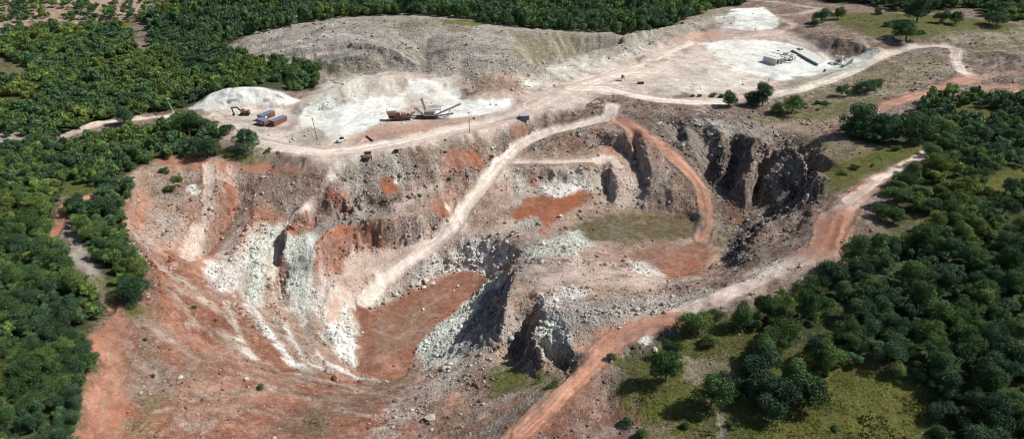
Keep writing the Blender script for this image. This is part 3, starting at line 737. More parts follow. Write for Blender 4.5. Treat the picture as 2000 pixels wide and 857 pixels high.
S('pink', 6, [(1520,35),(1550,50),(1520,66),(1440,74)], 2.4, .8, .4, .2, .05, .3)
S('cream', 4, [(1530,75),(1590,90),(1622,118)], 1.6, .7, .4, .2, .05, .3)
S('pinkd', 6, [(-30,20),(100,25),(250,22),(400,18)], 2.5, .7, .5, .3, .1)
S('orange', 3.4, [(108,460),(122,420),(135,398),(190,382)], .9, .95, .2, .1, .05, .3)
S('road', 6.5, [(1196,208,9),(1194,222,8),(1184,233,6.5),(1158,238,6),(1115,249,6),(1076,259,6),(1043,272,6),(1011,291,6),(985,318,6.2),(962,342,5.6),(935,375,5.6),(909,409,5.6),(893,438,6.5),(855,475,7),(800,512,6),(750,548,5.5),(718,590,6)], 1.1, 1, .15, .06, .03, .35)
S('roadw', 3, [(893,440),(855,475),(800,512),(750,548),(720,588)], 1.2, .7, .3, .05, .03, .3)
S('road', 3.6, [(990,316),(1089,316),(1158,313),(1196,310),(1210,325)], 1, .9, .25, .1, .03, .3)
S('redl', 6, [(1210,232),(1250,257),(1296,289),(1327,315),(1354,342),(1373,369),(1381,400),(1381,439),(1373,466)], 2.4, .9, .5, .15, .05, .5)
S('orange', 2.4, [(1250,257),(1296,289),(1340,328),(1366,362),(1376,400),(1376,439)], 1.6, .4, .4, .15, .05, .3)
S('pink', 5, [(600,318),(640,318),(660,325)], 2, .8)
S('pink', 4.5, [(410,325,5),(412,365,4),(402,400,4),(395,430,4),(380,470,5),(368,505,6)], 1.5, .85, .35, .4, .1, .3)
S('pink', 3, [(455,330),(478,360),(475,400),(470,430),(450,470),(435,500)], 1.8, .7, .5, .5, .1)
S('pink', 3.4, [(860,360),(825,372),(790,392),(769,408)], 1.2, .9, .35, .5, .2)
S('pink', 3, [(640,350),(622,385),(602,404)], 1.4, .8, .4, .5, .2)
S('cream', 2.2, [(599,404),(575,420),(558,440),(550,470),(530,540)], .8, .85, .4, .5, .2)
S('wgreen', 2.2, [(612,470),(604,525),(600,560),(590,600)], 1, .8, .4, .3, .2)
S('cream', 3, [(700,305),(660,322),(648,345)], 1.6, .8, .5, .4, .3)
S('redl', 7.5, [(1812,300,4),(1770,322,5),(1720,348,6),(1690,372,9),(1655,400,10),(1625,440,11),(1615,480,9),(1600,505,9)], 2, .95, .25, .2, .06, .4)
S('road', 4.5, [(1812,300),(1770,322),(1720,348),(1690,370),(1660,392)], 1.2, .9, .3, .1, .05, .4)
S('pink', 8, [(1600,495,8),(1540,518,9),(1480,545,9),(1420,572,9),(1370,596,8),(1330,616,6)], 2.5, .8, .4, .3, .1, .4)
S('road', 3, [(1600,492),(1540,515),(1480,542),(1420,570),(1370,595),(1330,616)], 2, .6, .5, .25, .08, .5)
S('pink', 5, [(1640,400),(1610,440),(1585,480),(1540,520)], 2, .5, .5, .2, .1, .3)
P('orange', [(1590,425),(1640,405),(1650,440),(1620,500),(1560,510),(1530,500),(1580,470)], 3, .75, .45, .2, .08)
S('redd', 2, [(1640,420),(1625,470),(1610,500)], 1, .5, .4, .1, .1, .3)
P('pink', [(1640,380),(1700,372),(1715,395),(1660,405),(1600,420)], 3, .6, .5, .3, .1)
P('redl', [(1130,680),(1180,640),(1250,620),(1340,612),(1330,632),(1260,650),(1220,680),(1180,700)], 2, .9, .3, .25, .1)
S('orange', 6.5, [(1330,622,4),(1270,636,5),(1215,658,6),(1175,690,6.5),(1130,735,6.5),(1085,780,6.5),(1030,835,6.5),(980,880,6.5)], 1.8, .95, .4, .1, .05, .6)
S('redl', 3.6, [(1310,622),(1265,634),(1215,655),(1170,694),(1125,740),(1080,785),(1020,845)], 1.2, .7, .3, .05, .04, .5)
P('white', [(1245,668),(1275,655),(1270,668),(1252,678)], .8, .8, .5, .6, .2)

# wheel marks across the yards and slopes
for q in ([(600,235),(680,215),(760,205)], [(610,225),(700,230),(750,215)], [(640,270),(690,235),(740,200)], [(470,245),(520,255),(560,250),(590,235)], [(430,235),(470,232),(500,245)],
          [(1040,190),(1120,160),(1220,125),(1290,92)], [(1080,200),(1140,165),(1240,120),(1330,80)], [(1000,210),(1060,185),(1130,160)], [(1390,95),(1460,115),(1520,140)], [(1420,85),(1500,90),(1560,120)], [(1330,120),(1400,135),(1470,150)],
          [(1260,150),(1330,145),(1420,165)], [(880,225),(940,215),(1000,212)], [(700,520),(780,500),(860,470)], [(660,560),(720,520),(800,495)], [(920,445),(980,440),(1040,450)], [(1240,500),(1300,490),(1360,500),(1380,470)], [(740,600),(800,620),(880,570),(930,545)], [(720,640),(780,660),(850,600)],
          [(230,600),(215,660),(205,740),(200,840)], [(245,600),(228,680),(222,760)], [(1010,835),(1075,775),(1120,730)], [(1150,520),(1220,530),(1290,545)]):
    S('pinkd', 0.9, q, .5, .3, .5, .1, .1, 0, 0, None, .15); S('pinkd', 0.9, [(a + 7, b + 3) for a, b in q], .5, .24, .5, .1, .1, 0, 0, None, .15)

# general unevenness of every ground: blotches, dust, darker damp soil
col *= (1 + 0.16 * n3 + 0.22 * n1 + 0.24 * n2 + 0.12 * n4)[:, None]
lum0 = col.mean(1); earthy = (1 - sstep(0.30, 0.5, lum0)) * 0.6
k1 = sstep(0.10, 0.55, fbm(XS, YS, 6.5, 4, 2) + 0.25 * n4) * np.maximum(np.clip(rock * 1.4 - 0.12, 0.06, 1), earthy) * (1 - green)
col += (s2l(C['brownd']) * ALB - col) * (0.42 * k1)[:, None]
k2 = sstep(0.62, 0.9, ridged(XS, YS, 11, 4, 7) + 0.1 * n4) * np.maximum(np.clip(rock * 1.5 - 0.2, 0.03, 1), earthy * .3) * (1 - green)
col += (s2l(C['greyl']) * ALB * 1.15 - col) * (0.5 * k2)[:, None]
k3 = sstep(0.15, 0.6, fbm(XS, YS, 3.2, 3, 11)) * np.maximum(np.clip(rock * 1.2, 0, 1), earthy * .4) * (1 - green)
col += (s2l(C['cream']) * ALB - col) * (0.28 * k3)[:, None]
dust = sstep(0.35, 0.8, fbm(XS, YS, 9, 4, 10) + 0.3 * n4) * 0.35 * (1 - green) * sstep(0.1, 0.5, rock)
col += (s2l(C['pink']) * ALB - col) * dust[:, None]
# bare rock shows in steep faces
steep = sstep(0.75, 1.5, SLOPE) * (1 - green) * 0.45 * (0.6 + 0.8 * np.clip(n2 + 0.3, 0, 1))
lum = col.mean(1, keepdims=True)
col += (lum * np.array([1.06, 0.99, 0.93]) * 0.9 - col) * steep[:, None] * 0.8
rock = np.clip(rock + 0.3 * steep, 0, 1)
fade = sstep(620, 760, Y) + sstep(0.85, 0.98, np.abs(UU.ravel())) + sstep(108, 96, Y)
fade = np.clip(fade, 0, 1)[:, None]
col = col * (1 - fade) + s2l(C['floor']) * ALB * fade
col = np.clip(col, 0.012, 0.86)

# ---- final relief
steepw = sstep(0.6, 1.5, SLOPE)
wa = np.clip(rough / 0.5, 0.1, 1.2) * 0.8 * (0.35 + 0.65 * sstep(0.2, 0.8, SLOPE))
HW = h0(X + wa * (2.6 * fbm(X, Y, 9, 4, 2)  + 1.1 * fbm(X, Y, 3, 3, 5)), Y + wa * (2.6 * fbm(X, Y, 9, 4, 6) + 1.1 * fbm(X, Y, 3, 3, 8)))
Z = HW.copy()
amp = rough * (0.5 + 0.5 * sstep(0.2, 0.7, rock))
Z += amp * (1.1 * fbm(X, Y, 7, 3, 1) + 0.45 * fbm(X, Y, 2.6, 2, 4))
# gullies and ribs running down steep ground
glen = np.maximum(SLOPE, 1e-4)
tx, ty = -gyv / glen, gxv / glen
across = ridged(XS, YS, 6.5, 3, 2) - 0.55
Z += steepw * np.clip(rough, .1, 1.2) * across * 1.4
Z += (1 - steepw) * rough * (ridged(X, Y, 18, 3, 6) - 0.55) * 1.8
blocky = np.floor((vnoise(XS, YS, 3.4, 9) + vnoise(XS, YS, 1.9, 10) * .5) * 4) / 4
Z += steepw * np.clip(rough - 0.3, 0, 1) * (blocky - 0.7) * 2.2
zt = (Z + 1.6 * n1 + 0.5 * n2) / 2.1; fl = np.floor(zt); zq = (fl + sstep(0.45, 0.95, zt - fl)) * 2.1 - 1.6 * n1 - 0.5 * n2
Z = Z + (zq - Z) * sstep(0.35, 0.9, SLOPE) * np.clip(rough * 1.3 - .15, 0, 0.85)
far_lift = sstep(650, 1400, Y) * 60 + sstep(500, 1500, np.abs(X)) * 30
Z += far_lift
Z += berm * 1.2
bw_ = sstep(0.7, 1.4, SLOPE) * np.clip(rough * 1.4 - 0.3, 0, 1)
bed = (vnoise((X + Y) * 0.22, Z + 1.2 * n2, 1.7, 3) - 0.5) * 2 + 0.8 * (vnoise(X * 0.8 + Z * 1.1, Y * 0.8 - Z * 0.9, 2.6, 5) - 0.5)
X0, Y0 = X.copy(), Y.copy()
X = X - gxv / glen * bed * bw_ * 0.9; Y = Y - gyv / glen * bed * bw_ * 0.9
ZG = Z.reshape(XX.shape)
ysl = ys
def gz(x, y):
    """height of the finished ground"""
    x = np.asarray(x, float); y = np.asarray(y, float)
    fy = np.interp(y, ys, np.arange(len(ys))); fx = np.interp(x / weff(y), us, np.arange(len(us)))
    return bil(ZG, fx, fy)
def sample(A, x, y):
    fy = np.rint(np.interp(y, ys, np.arange(len(ys)))).astype(int); fx = np.rint(np.interp(np.asarray(x) / weff(np.asarray(y)), us, np.arange(len(us)))).astype(int)
    return A.reshape((len(ys), len(us)) + A.shape[1:])[fy, fx]

def mesh_np(name, V, F, smooth=False):
    """mesh from arrays; F is (n,3) or (n,4)"""
    me = bpy.data.meshes.new(name)
    V = np.asarray(V, np.float32); F = np.asarray(F, np.int32)
    me.vertices.add(len(V)); me.vertices.foreach_set('co', V.ravel())
    k = F.shape[1]
    me.loops.add(F.size); me.loops.foreach_set('vertex_index', F.ravel())
    me.polygons.add(len(F)); me.polygons.foreach_set('loop_start', np.arange(0, F.size, k, dtype=np.int32))
    try: me.polygons.foreach_set('loop_total', np.full(len(F), k, dtype=np.int32))
    except Exception: pass
    if smooth: me.polygons.foreach_set('use_smooth', np.ones(len(F), bool))
    me.update(calc_edges=True)
    return me
def attr(me, name, A, typ):
    a = me.attributes.new(name, typ, 'POINT')
    A = np.asarray(A, np.float32)
    if typ == 'FLOAT': a.data.foreach_set('value', A.ravel())
    else:
        if A.shape[1] == 3: A = np.concatenate([A, np.ones((len(A), 1), np.float32)], 1)
        a.data.foreach_set('color', A.ravel())

nr, nc = XX.shape
idx = np.arange(nr * nc).reshape(nr, nc)
F = np.stack([idx[:-1, :-1], idx[:-1, 1:], idx[1:, 1:], idx[1:, :-1]], -1).reshape(-1, 4)
gme = mesh_np('ground', np.stack([X, Y, Z], 1), F, True)
attr(gme, 'col', col, 'FLOAT_COLOR'); attr(gme, 'rock', rock, 'FLOAT'); attr(gme, 'green', green, 'FLOAT')

# ------------------------------------------------------------------ materials
def nodes(name, rough_=0.9, spec=0.2):
    m = bpy.data.materials.new(name); m.use_nodes = True
    nt = m.node_tree; b = nt.nodes['Principled BSDF']
    b.inputs['Roughness'].default_value = rough_
    b.inputs['Specular IOR Level'].default_value = spec
    return m, nt, b
def nd(nt, t, **kw):
    n = nt.nodes.new(t)
    for k, v in kw.items():
        if k in n.inputs: n.inputs[k].default_value = v
        else: setattr(n, k, v)
    return n

def ground_material():
    m, nt, b = nodes('ground', 0.95, 0.1); L = nt.links.new
    tc = nd(nt, 'ShaderNodeTexCoord')
    ac = nd(nt, 'ShaderNodeAttribute', attribute_name='col'); ar = nd(nt, 'ShaderNodeAttribute', attribute_name='rock'); ag = nd(nt, 'ShaderNodeAttribute', attribute_name='green')
    def noise(sc, det, rg=0.6):
        n = nd(nt, 'ShaderNodeTexNoise', Scale=sc, Detail=det, Roughness=rg); L(tc.outputs['Object'], n.inputs['Vector']); return n
    def math_(op, a, bb, c=None):
        n = nd(nt, 'ShaderNodeMath', operation=op)
        for i, v in enumerate((a, bb, c)):
            if v is None: continue
            if isinstance(v, (int, float)): n.inputs[i].default_value = v
            else: L(v, n.inputs[i])
        return n.outputs[0]
    # stones: cells, each its own lightness
    wob = noise(0.9, 3)
    mx = nd(nt, 'ShaderNodeMix', data_type='VECTOR'); mx.inputs['Factor'].default_value = 0.35
    L(tc.outputs['Object'], mx.inputs[4]); L(wob.outputs['Color'], mx.inputs[5])
    va = nd(nt, 'ShaderNodeTexVoronoi', Scale=1.15); L(tc.outputs['Object'], va.inputs['Vector'])
    vb = nd(nt, 'ShaderNodeTexVoronoi', Scale=2.7); L(tc.outputs['Object'], vb.inputs['Vector'])
    sa = nd(nt, 'ShaderNodeSeparateColor'); L(va.outputs['Color'], sa.inputs[0])
    sb = nd(nt, 'ShaderNodeSeparateColor'); L(vb.outputs['Color'], sb.inputs[0])
    fine = noise(3.2, 4, 0.7); mid = noise(0.45, 5, 0.65)
    # pale stones only where both cell draw and patch noise are high
    pa = nd(nt, 'ShaderNodeMapRange', interpolation_type='SMOOTHSTEP'); L(sa.outputs[0], pa.inputs[0]); pa.inputs[1].default_value = 0.62; pa.inputs[2].default_value = 0.95
    pb = nd(nt, 'ShaderNodeMapRange', interpolation_type='SMOOTHSTEP'); L(sb.outputs[0], pb.inputs[0]); pb.inputs[1].default_value = 0.6; pb.inputs[2].default_value = 0.95
    patch = nd(nt, 'ShaderNodeMapRange'); L(mid.outputs[0], patch.inputs[0]); patch.inputs[1].default_value = 0.42; patch.inputs[2].default_value = 0.66
    st = math_('MULTIPLY', math_('MAXIMUM', math_('MULTIPLY', pa.outputs[0], 0.8), math_('MULTIPLY', pb.outputs[0], 0.7)), math_('MULTIPLY_ADD', patch.outputs[0], 0.85, 0.15))
    st = math_('MULTIPLY', st, ar.outputs['Fac'])
    # tone
    n1m = noise(1.15, 5, 0.72)
    tone = math_('ADD', math_('MULTIPLY_ADD', math_('SUBTRACT', fine.outputs[0], 0.5), 1.7, 1.0), math_('MULTIPLY', math_('SUBTRACT', mid.outputs[0], 0.5), 0.8))
    tone = math_('ADD', tone, math_('MULTIPLY', math_('SUBTRACT', n1m.outputs[0], 0.5), math_('MULTIPLY_ADD', ar.outputs['Fac'], 2.0, 0.7)))
    tone = math_('MAXIMUM', tone, 0.3)
    cellt = math_('MULTIPLY', math_('SUBTRACT', sb.outputs[1], 0.5), math_('MULTIPLY', ar.outputs['Fac'], 0.55))
    tone = math_('ADD', tone, cellt)
    hs = nd(nt, 'ShaderNodeVectorMath', operation='SCALE'); L(ac.outputs['Color'], hs.inputs[0]); L(tone, hs.inputs['Scale'])
    pale = nd(nt, 'ShaderNodeMix', data_type='RGBA', blend_type='MIX')
    L(st, pale.inputs['Factor']); L(hs.outputs[0], pale.inputs[6])
    pc = nd(nt, 'ShaderNodeMix', data_type='RGBA'); pc.inputs['Factor'].default_value = 0.7
    L(ac.outputs['Color'], pc.inputs[6]); pc.inputs[7].default_value = (0.62, 0.56, 0.49, 1)
    L(pc.outputs[2], pale.inputs[7])
    # low plants: mottled
    gn = noise(1.3, 5, 0.75)
    gm = nd(nt, 'ShaderNodeMapRange'); L(gn.outputs[0], gm.inputs[0]); gm.inputs[1].default_value = 0.42; gm.inputs[2].default_value = 0.62
    gmul = math_('MULTIPLY', math_('MULTIPLY', gm.outputs[0], ag.outputs['Fac']), 0.55)
    gmx = nd(nt, 'ShaderNodeMix', data_type='RGBA'); L(gmul, gmx.inputs['Factor']); L(pale.outputs[2], gmx.inputs[6]); gmx.inputs[7].default_value = (0.035, 0.055, 0.012, 1)
    L(gmx.outputs[2], b.inputs['Base Color'])
    # bump
    hgt = math_('ADD', math_('MULTIPLY', fine.outputs[0], 0.22), math_('MULTIPLY', math_('MULTIPLY', vb.outputs['Distance'], -0.5), ar.outputs['Fac']))
    hgt = math_('ADD', hgt, math_('MULTIPLY', math_('MULTIPLY', va.outputs['Distance'], -0.7), ar.outputs['Fac']))
    hgt = math_('ADD', hgt, math_('MULTIPLY', math_('MULTIPLY', gn.outputs[0], 1.2), ag.outputs['Fac']))
    bp = nd(nt, 'ShaderNodeBump', Strength=0.8, Distance=0.8); L(hgt, bp.inputs['Height']); L(bp.outputs[0], b.inputs['Normal'])
    return m
gme.materials.append(ground_material())
ground = bpy.data.objects.new('ground', gme); COL.objects.link(ground)
tag(ground, kind='structure')
# ------------------------------------------------------------------ foliage
def leaf_material(name, c, trans=0.3):
    m = bpy.data.materials.new(name); m.use_nodes = True
    nt = m.node_tree; L = nt.links.new
    out = nt.nodes['Material Output']; b = nt.nodes['Principled BSDF']
    b.inputs['Roughness'].default_value = 0.6; b.inputs['Specular IOR Level'].default_value = 0.25
    at = nd(nt, 'ShaderNodeAttribute', attribute_name='tint')
    oi = nd(nt, 'ShaderNodeObjectInfo')
    hsv = nd(nt, 'ShaderNodeHueSaturation')
    mr = nd(nt, 'ShaderNodeMapRange'); L(oi.outputs['Random'], mr.inputs[0]); mr.inputs[3].default_value = 0.72; mr.inputs[4].default_value = 1.35
    mh = nd(nt, 'ShaderNodeMapRange'); L(oi.outputs['Random'], mh.inputs[0]); mh.inputs[3].default_value = 0.515; mh.inputs[4].default_value = 0.485
    L(mr.outputs[0], hsv.inputs['Value']); L(mh.outputs[0], hsv.inputs['Hue'])
    mx = nd(nt, 'ShaderNodeMix', data_type='RGBA', blend_type='MULTIPLY'); mx.inputs['Factor'].default_value = 1.0
    mx.inputs[6].default_value = (*c, 1); L(at.outputs['Color'], mx.inputs[7])
    L(mx.outputs[2], hsv.inputs['Color'])
    L(hsv.outputs[0], b.inputs['Base Color'])
    tr = nd(nt, 'ShaderNodeBsdfTranslucent'); L(hsv.outputs[0], tr.inputs['Color'])
    ms = nd(nt, 'ShaderNodeMixShader'); ms.inputs[0].default_value = trans
    L(b.outputs[0], ms.inputs[1]); L(tr.outputs[0], ms.inputs[2]); L(ms.outputs[0], out.inputs['Surface'])
    return m
TONES = dict(blue=(0.056, 0.115, 0.056), dark=(0.070, 0.136, 0.046), mid=(0.096, 0.166, 0.048), yellow=(0.128, 0.180, 0.048))
LM = {k: leaf_material('leaves_' + k, v) for k, v in TONES.items()}
bark_m, nt_, b_ = nodes('bark', 0.95, 0.1); b_.inputs['Base Color'].default_value = (0.12, 0.095, 0.075, 1)
nz = nd(nt_, 'ShaderNodeTexNoise', Scale=6.0, Detail=4.0); rp = nd(nt_, 'ShaderNodeValToRGB'); nt_.links.new(nz.outputs[0], rp.inputs[0])
rp.color_ramp.elements[0].color = (0.05, 0.04, 0.03, 1); rp.color_ramp.elements[1].color = (0.2, 0.17, 0.14, 1); nt_.links.new(rp.outputs[0], b_.inputs['Base Color'])

def crown_arrays(rg, n, size, tall=1.0, lobes=9, spread=1.0):
    """leaf clumps spread over many overlapping boughs; crown radius about 1, base near z = 0.35"""
    cs, rs, ts = [], [], []
    for k in range(lobes):
        a = rg.uniform(0, 2 * math.pi); rr = math.sqrt(rg.uniform(0.05, 1)) * 0.95 * spread
        zc = rg.uniform(0.55, 1.55 * tall)
        shrink = 1 - 0.5 * max(0, (zc - 0.9) / (1.2 * tall))
        cs.append((math.cos(a) * rr * shrink, math.sin(a) * rr * shrink, zc)); rs.append(rg.uniform(0.18, 0.46)); ts.append(rg.uniform(0.6, 1.5))
    cs.append((0, 0, 1.15 * tall)); rs.append(0.45); ts.append(1.0)
    cs = np.array(cs); rs = np.array(rs); ts = np.array(ts)
    w = rs ** 2; k = rg.choice(len(cs), n * 3, p=w / w.sum())
    d = rg.normal(size=(n * 3, 3)); d[:, 2] = d[:, 2] * 0.9 + 0.25; d /= np.linalg.norm(d, axis=1)[:, None]
    rad = np.clip(rg.normal(0.98, 0.22, n * 3), .5, 1.6)
    p = cs[k] + d * (rs[k] * rad)[:, None] * np.array([1, 1, 0.85])
    inner = np.zeros(len(p), bool)
    for c, r in zip(cs, rs): inner |= np.linalg.norm((p - c) / np.array([1, 1, .85]), axis=1) < r * 0.6
    sel = np.nonzero(~inner)[0][:n]
    p = p[sel]; d = d[sel]; tt = ts[k[sel]]
    nrm = d + rg.normal(size=d.shape) * 0.85; nrm /= np.linalg.norm(nrm, axis=1)[:, None]
    up = rg.normal(size=d.shape); t1 = np.cross(nrm, up); t1 /= np.linalg.norm(t1, axis=1)[:, None] + 1e-9; t2 = np.cross(nrm, t1)
    s = size * rg.uniform(0.6, 1.35, len(p))[:, None]
    asp = rg.uniform(0.55, 1.0, len(p))[:, None]
    V = np.stack([p + t1 * s, p + t2 * s * asp + nrm * s * 0.25, p - t1 * s * rg.uniform(.7, 1.2, len(p))[:, None], p - t2 * s * asp - nrm * s * 0.2], 1).reshape(-1, 3)
    F = np.arange(len(V)).reshape(-1, 4)
    tv = np.clip(tt * rg.uniform(0.75, 1.25, len(p)), .4, 1.7)
    warm = rg.uniform(-0.10, 0.14, len(p)) + (tt - 1) * 0.15
    T = np.stack([tv * (1 + warm), tv, tv * (1 - warm)], 1)
    return V, F, np.repeat(T, 4, 0)

def trunk_arrays(rg, tall=1.0):
    V, F = [], []
    def limb(p, q, r0, r1, n=6):
        p = np.array(p, float); q = np.array(q, float); d = q - p; d /= np.linalg.norm(d)
        a = np.cross(d, (0.3, 0.9, 0.1)); a /= np.linalg.norm(a); b = np.cross(d, a); s = len(V)
        for c, r in ((p, r0), (q, r1)):
            for k in range(n):
                V.append(c + r * (a * math.cos(2 * math.pi * k / n) + b * math.sin(2 * math.pi * k / n)))
        for k in range(n): F.append((s + k, s + (k + 1) % n, s + n + (k + 1) % n, s + n + k))
    bend = rg.uniform(-0.06, 0.06, 2)
    limb((0, 0, -0.15), (bend[0], bend[1], 0.55), 0.075, 0.055)
    limb((bend[0], bend[1], 0.55), (0, 0, 1.3 * tall), 0.055, 0.02)
    for k in range(5):
        a = k * 1.3 + rg.uniform(0, 1); z = rg.uniform(0.4, 0.9)
        limb((bend[0] * .8, bend[1] * .8, z), (math.cos(a) * 0.55, math.sin(a) * 0.55, z + rg.uniform(0.3, 0.6)), 0.032, 0.01, 5)
    return np.array(V), np.array(F)

PROTO = []
for k in range(7):
    rg = np.random.default_rng(100 + k); tall = (0.95, 1.1, 1.25, 0.85, 1.0, 1.4, 1.15)[k]
    V, Fq, T = crown_arrays(rg, 5000, 0.048, tall, 12 + k % 4 * 3, (1, .9, .8, 1.1, 1, .7, 1)[k])
    TV, TF = trunk_arrays(rg, tall)
    tm = mesh_np('trunk', TV, TF); tm.materials.append(bark_m)
    crowns = {}
    for tn in TONES:
        me = mesh_np('crown', V, Fq); attr(me, 'tint', T, 'FLOAT_COLOR'); me.materials.append(LM[tn]); crowns[tn] = me
    PROTO.append((crowns, tm, tall))
LOW = [crown_arrays(np.random.default_rng(200 + k), 310, 0.148, (0.95, 1.1, 1.25, 0.85, 1.0)[k % 5], 7) for k in range(6)]
MIDL = [crown_arrays(np.random.default_rng(300 + k), 1100, 0.088, (0.95, 1.1, 1.25, 0.85, 1.0)[k % 5], 8) for k in range(6)]

def add_tree(x, y, rad, tone, label, group=None, kind='tree', zs=1.0, pk=None, sink=0.0):
    crowns, tm, tall = PROTO[pk if pk is not None else int(rng.integers(len(PROTO)))]
    t = bpy.data.objects.new(kind, None); COL.objects.link(t)
    t.location = (x, y, float(gz(x, y)) - sink); t.rotation_euler = (rng.normal(0, .06), rng.normal(0, .06), rng.uniform(0, 6.28)); t.scale = (rad * rng.uniform(.88, 1.16), rad * rng.uniform(.88, 1.16), rad * zs)
    t.empty_display_size = 0.3
    tag(t, label, 'bush' if kind == 'bush' else 'tree', group)
    for nm, me in (('trunk', tm), ('crown', crowns[tone])):
        o = bpy.data.objects.new(nm if kind == 'tree' else ('foliage' if nm == 'crown' else 'stem'), me); COL.objects.link(o); o.parent = t
    return t

def to_px(x, y, z):
    yc = np.asarray(y, float); zc = np.asarray(z, float) - CAMH
    d = yc * CP - zc * SP
    u = np.asarray(x) / d; v = -(yc * SP + zc * CP) / d
    return 1000 + u * FPX, 428.5 + v * FPX, d

# trees that stand alone or in small groups: photo x, y of the foot, crown width (px), tone, height factor, words
LONE = [
 (485,296,44,'blue',1.0,'dark round tree alone between the haul road bend and the red track'),
 (440,266,32,'dark',.85,'small round tree standing below the excavator'),
 (400,307,44,'blue',1.0,'dark bushy tree at the corner of the left forest above the red track'),
 (372,268,48,'dark',1.0,'tall tree at the foot of the white mound, left of the excavator'),
 (398,262,34,'dark',.9,'tree leaning out of the clump towards the small round tree'),
 (424,300,22,'yellow',.9,'yellow green bushy sapling on the right of the clump above the red track'),
 (350,250,30,'mid',.9,'green tree at the foot of the leaning white pole'),
 (245,244,36,'blue',1.0,'dark tree standing by the pale track left of the leaning pole'),
 (628,138,13,'mid',1.1,'lone little tree beside the far tip of the left forest'),
 (1422,208,30,'dark',.9,'dark low tree at the edge of the upper haul road'),
 (1466,205,30,'blue',.85,'thin leafed dark tree left of the bare pole in the upper group'),
 (1488,208,38,'blue',1.15,'tallest tree of the upper group, next to the bare pole'),
 (1546,222,38,'dark',.95,'round dark tree at the right end of the upper group'),
 (1520,222,26,'mid',.8,'small tree in the middle of the upper group by the haul road'),
 (1645,186,24,'dark',.9,'small tree on the dry slope under the grey haul road'),
 (1690,180,32,'blue',.8,'broad dark tree on the dry slope under the haul road loop'),
 (1706,174,26,'dark',.8,'dark tree touching the broad one under the haul road loop'),
 (1674,182,20,'mid',.7,'low tree left of the broad dark one under the haul road loop'),
 (1770,78,50,'dark',.75,'wide dark tree alone on the dry upland right of the white works'),
 (1605,45,34,'blue',.8,'dark bushy tree on the grassy patch right of the white heap'),
 (1634,38,26,'mid',.8,'green tree on the grassy patch right of the white heap'),
 (1590,52,20,'mid',.7,'low green tree at the left end of the grassy patch'),
 (1790,42,44,'blue',.95,'large dark tree at the upper edge of the upland meadow'),
 (1838,45,30,'dark',.8,'dark tree at the upland meadow below the top wood'),
 (1865,48,30,'mid',.8,'green tree at the upland meadow below the top wood'),
 (1945,50,40,'dark',.8,'dark tree near the right border above the stony upland'),
 (1668,262,60,'blue',.95,'large dark tree, first of the row left of the right wood'),
 (1692,268,40,'dark',.9,'dark tree close behind the first of the row'),
 (1732,272,52,'blue',.95,'second large tree of the row left of the right wood'),
 (1784,276,54,'dark',1.0,'third large tree of the row left of the right wood'),
 (1826,268,44,'mid',.95,'last tree of the row where it meets the right wood'),
 (1355,655,52,'mid',1.0,'round bright green tree where the red road meets the right wood'),
 (1396,622,28,'yellow',.8,'yellow green bushy tree on the verge of the rim road'),
 (1440,636,50,'dark',1.0,'dark round tree at the tip of the right wood'),
 (1386,672,30,'yellow',.7,'low yellow green tree in the stony clearing'),
 (1300,742,48,'dark',1.5,'tall narrow tree casting a long shadow on the lower meadow'),
 (1310,700,34,'blue',1.3,'dark tree just behind the tall narrow one'),
 (1386,795,66,'dark',1.15,'big tree in the middle of the lower meadow'),
 (1460,782,46,'blue',1.0,'greyish green tree right of the big meadow tree'),
 (1510,800,74,'blue',1.1,'largest dark tree of the meadow clump'),
 (1560,785,66,'dark',1.0,'right hand tree of the meadow clump'),
 (1490,735,60,'blue',1.0,'dark tree at the back of the meadow clump'),
 (1548,745,50,'dark',1.0,'second dark tree at the back of the meadow clump'),
 (1485,700,50,'mid',1.0,'green tree on the near border of the right wood'),
 (1745,730,34,'mid',.8,'small round tree alone at the top of the yellow meadow'),
 (1610,720,56,'mid',1.2,'tree standing out of the wood above the yellow meadow'),
 (1668,522,54,'dark',1.2,'dark tree below the orange bend of the rim road'),
 (1618,556,52,'blue',1.0,'dark tree on the verge left of the orange bend'),
 (262,585,48,'blue',1.0,'dark round tree at the lower end of the strip by the orange bank'),
 (1770,560,50,'mid',1.1,'bright tree in the middle of the right wood'),
 (1745,402,48,'dark',.95,'dark tree beside the upper end of the rim road'),
 (1728,425,36,'mid',.9,'green tree overhanging the upper rim road'),
]
TREES = []     # x, y, radius, tone, height factor, label (or None)
for (a, b, w, tone, zf, lab) in LONE:
    x, y = ground_hit(a, b, gz); x = float(x[0]); y = float(y[0])
    d = y * CP - (float(gz(x, y)) - CAMH) * SP
    TREES.append((x, y, 0.5 * w * d / FPX * 1.05, tone, zf, lab))
lone_xy = np.array([(t[0], t[1]) for t in TREES])

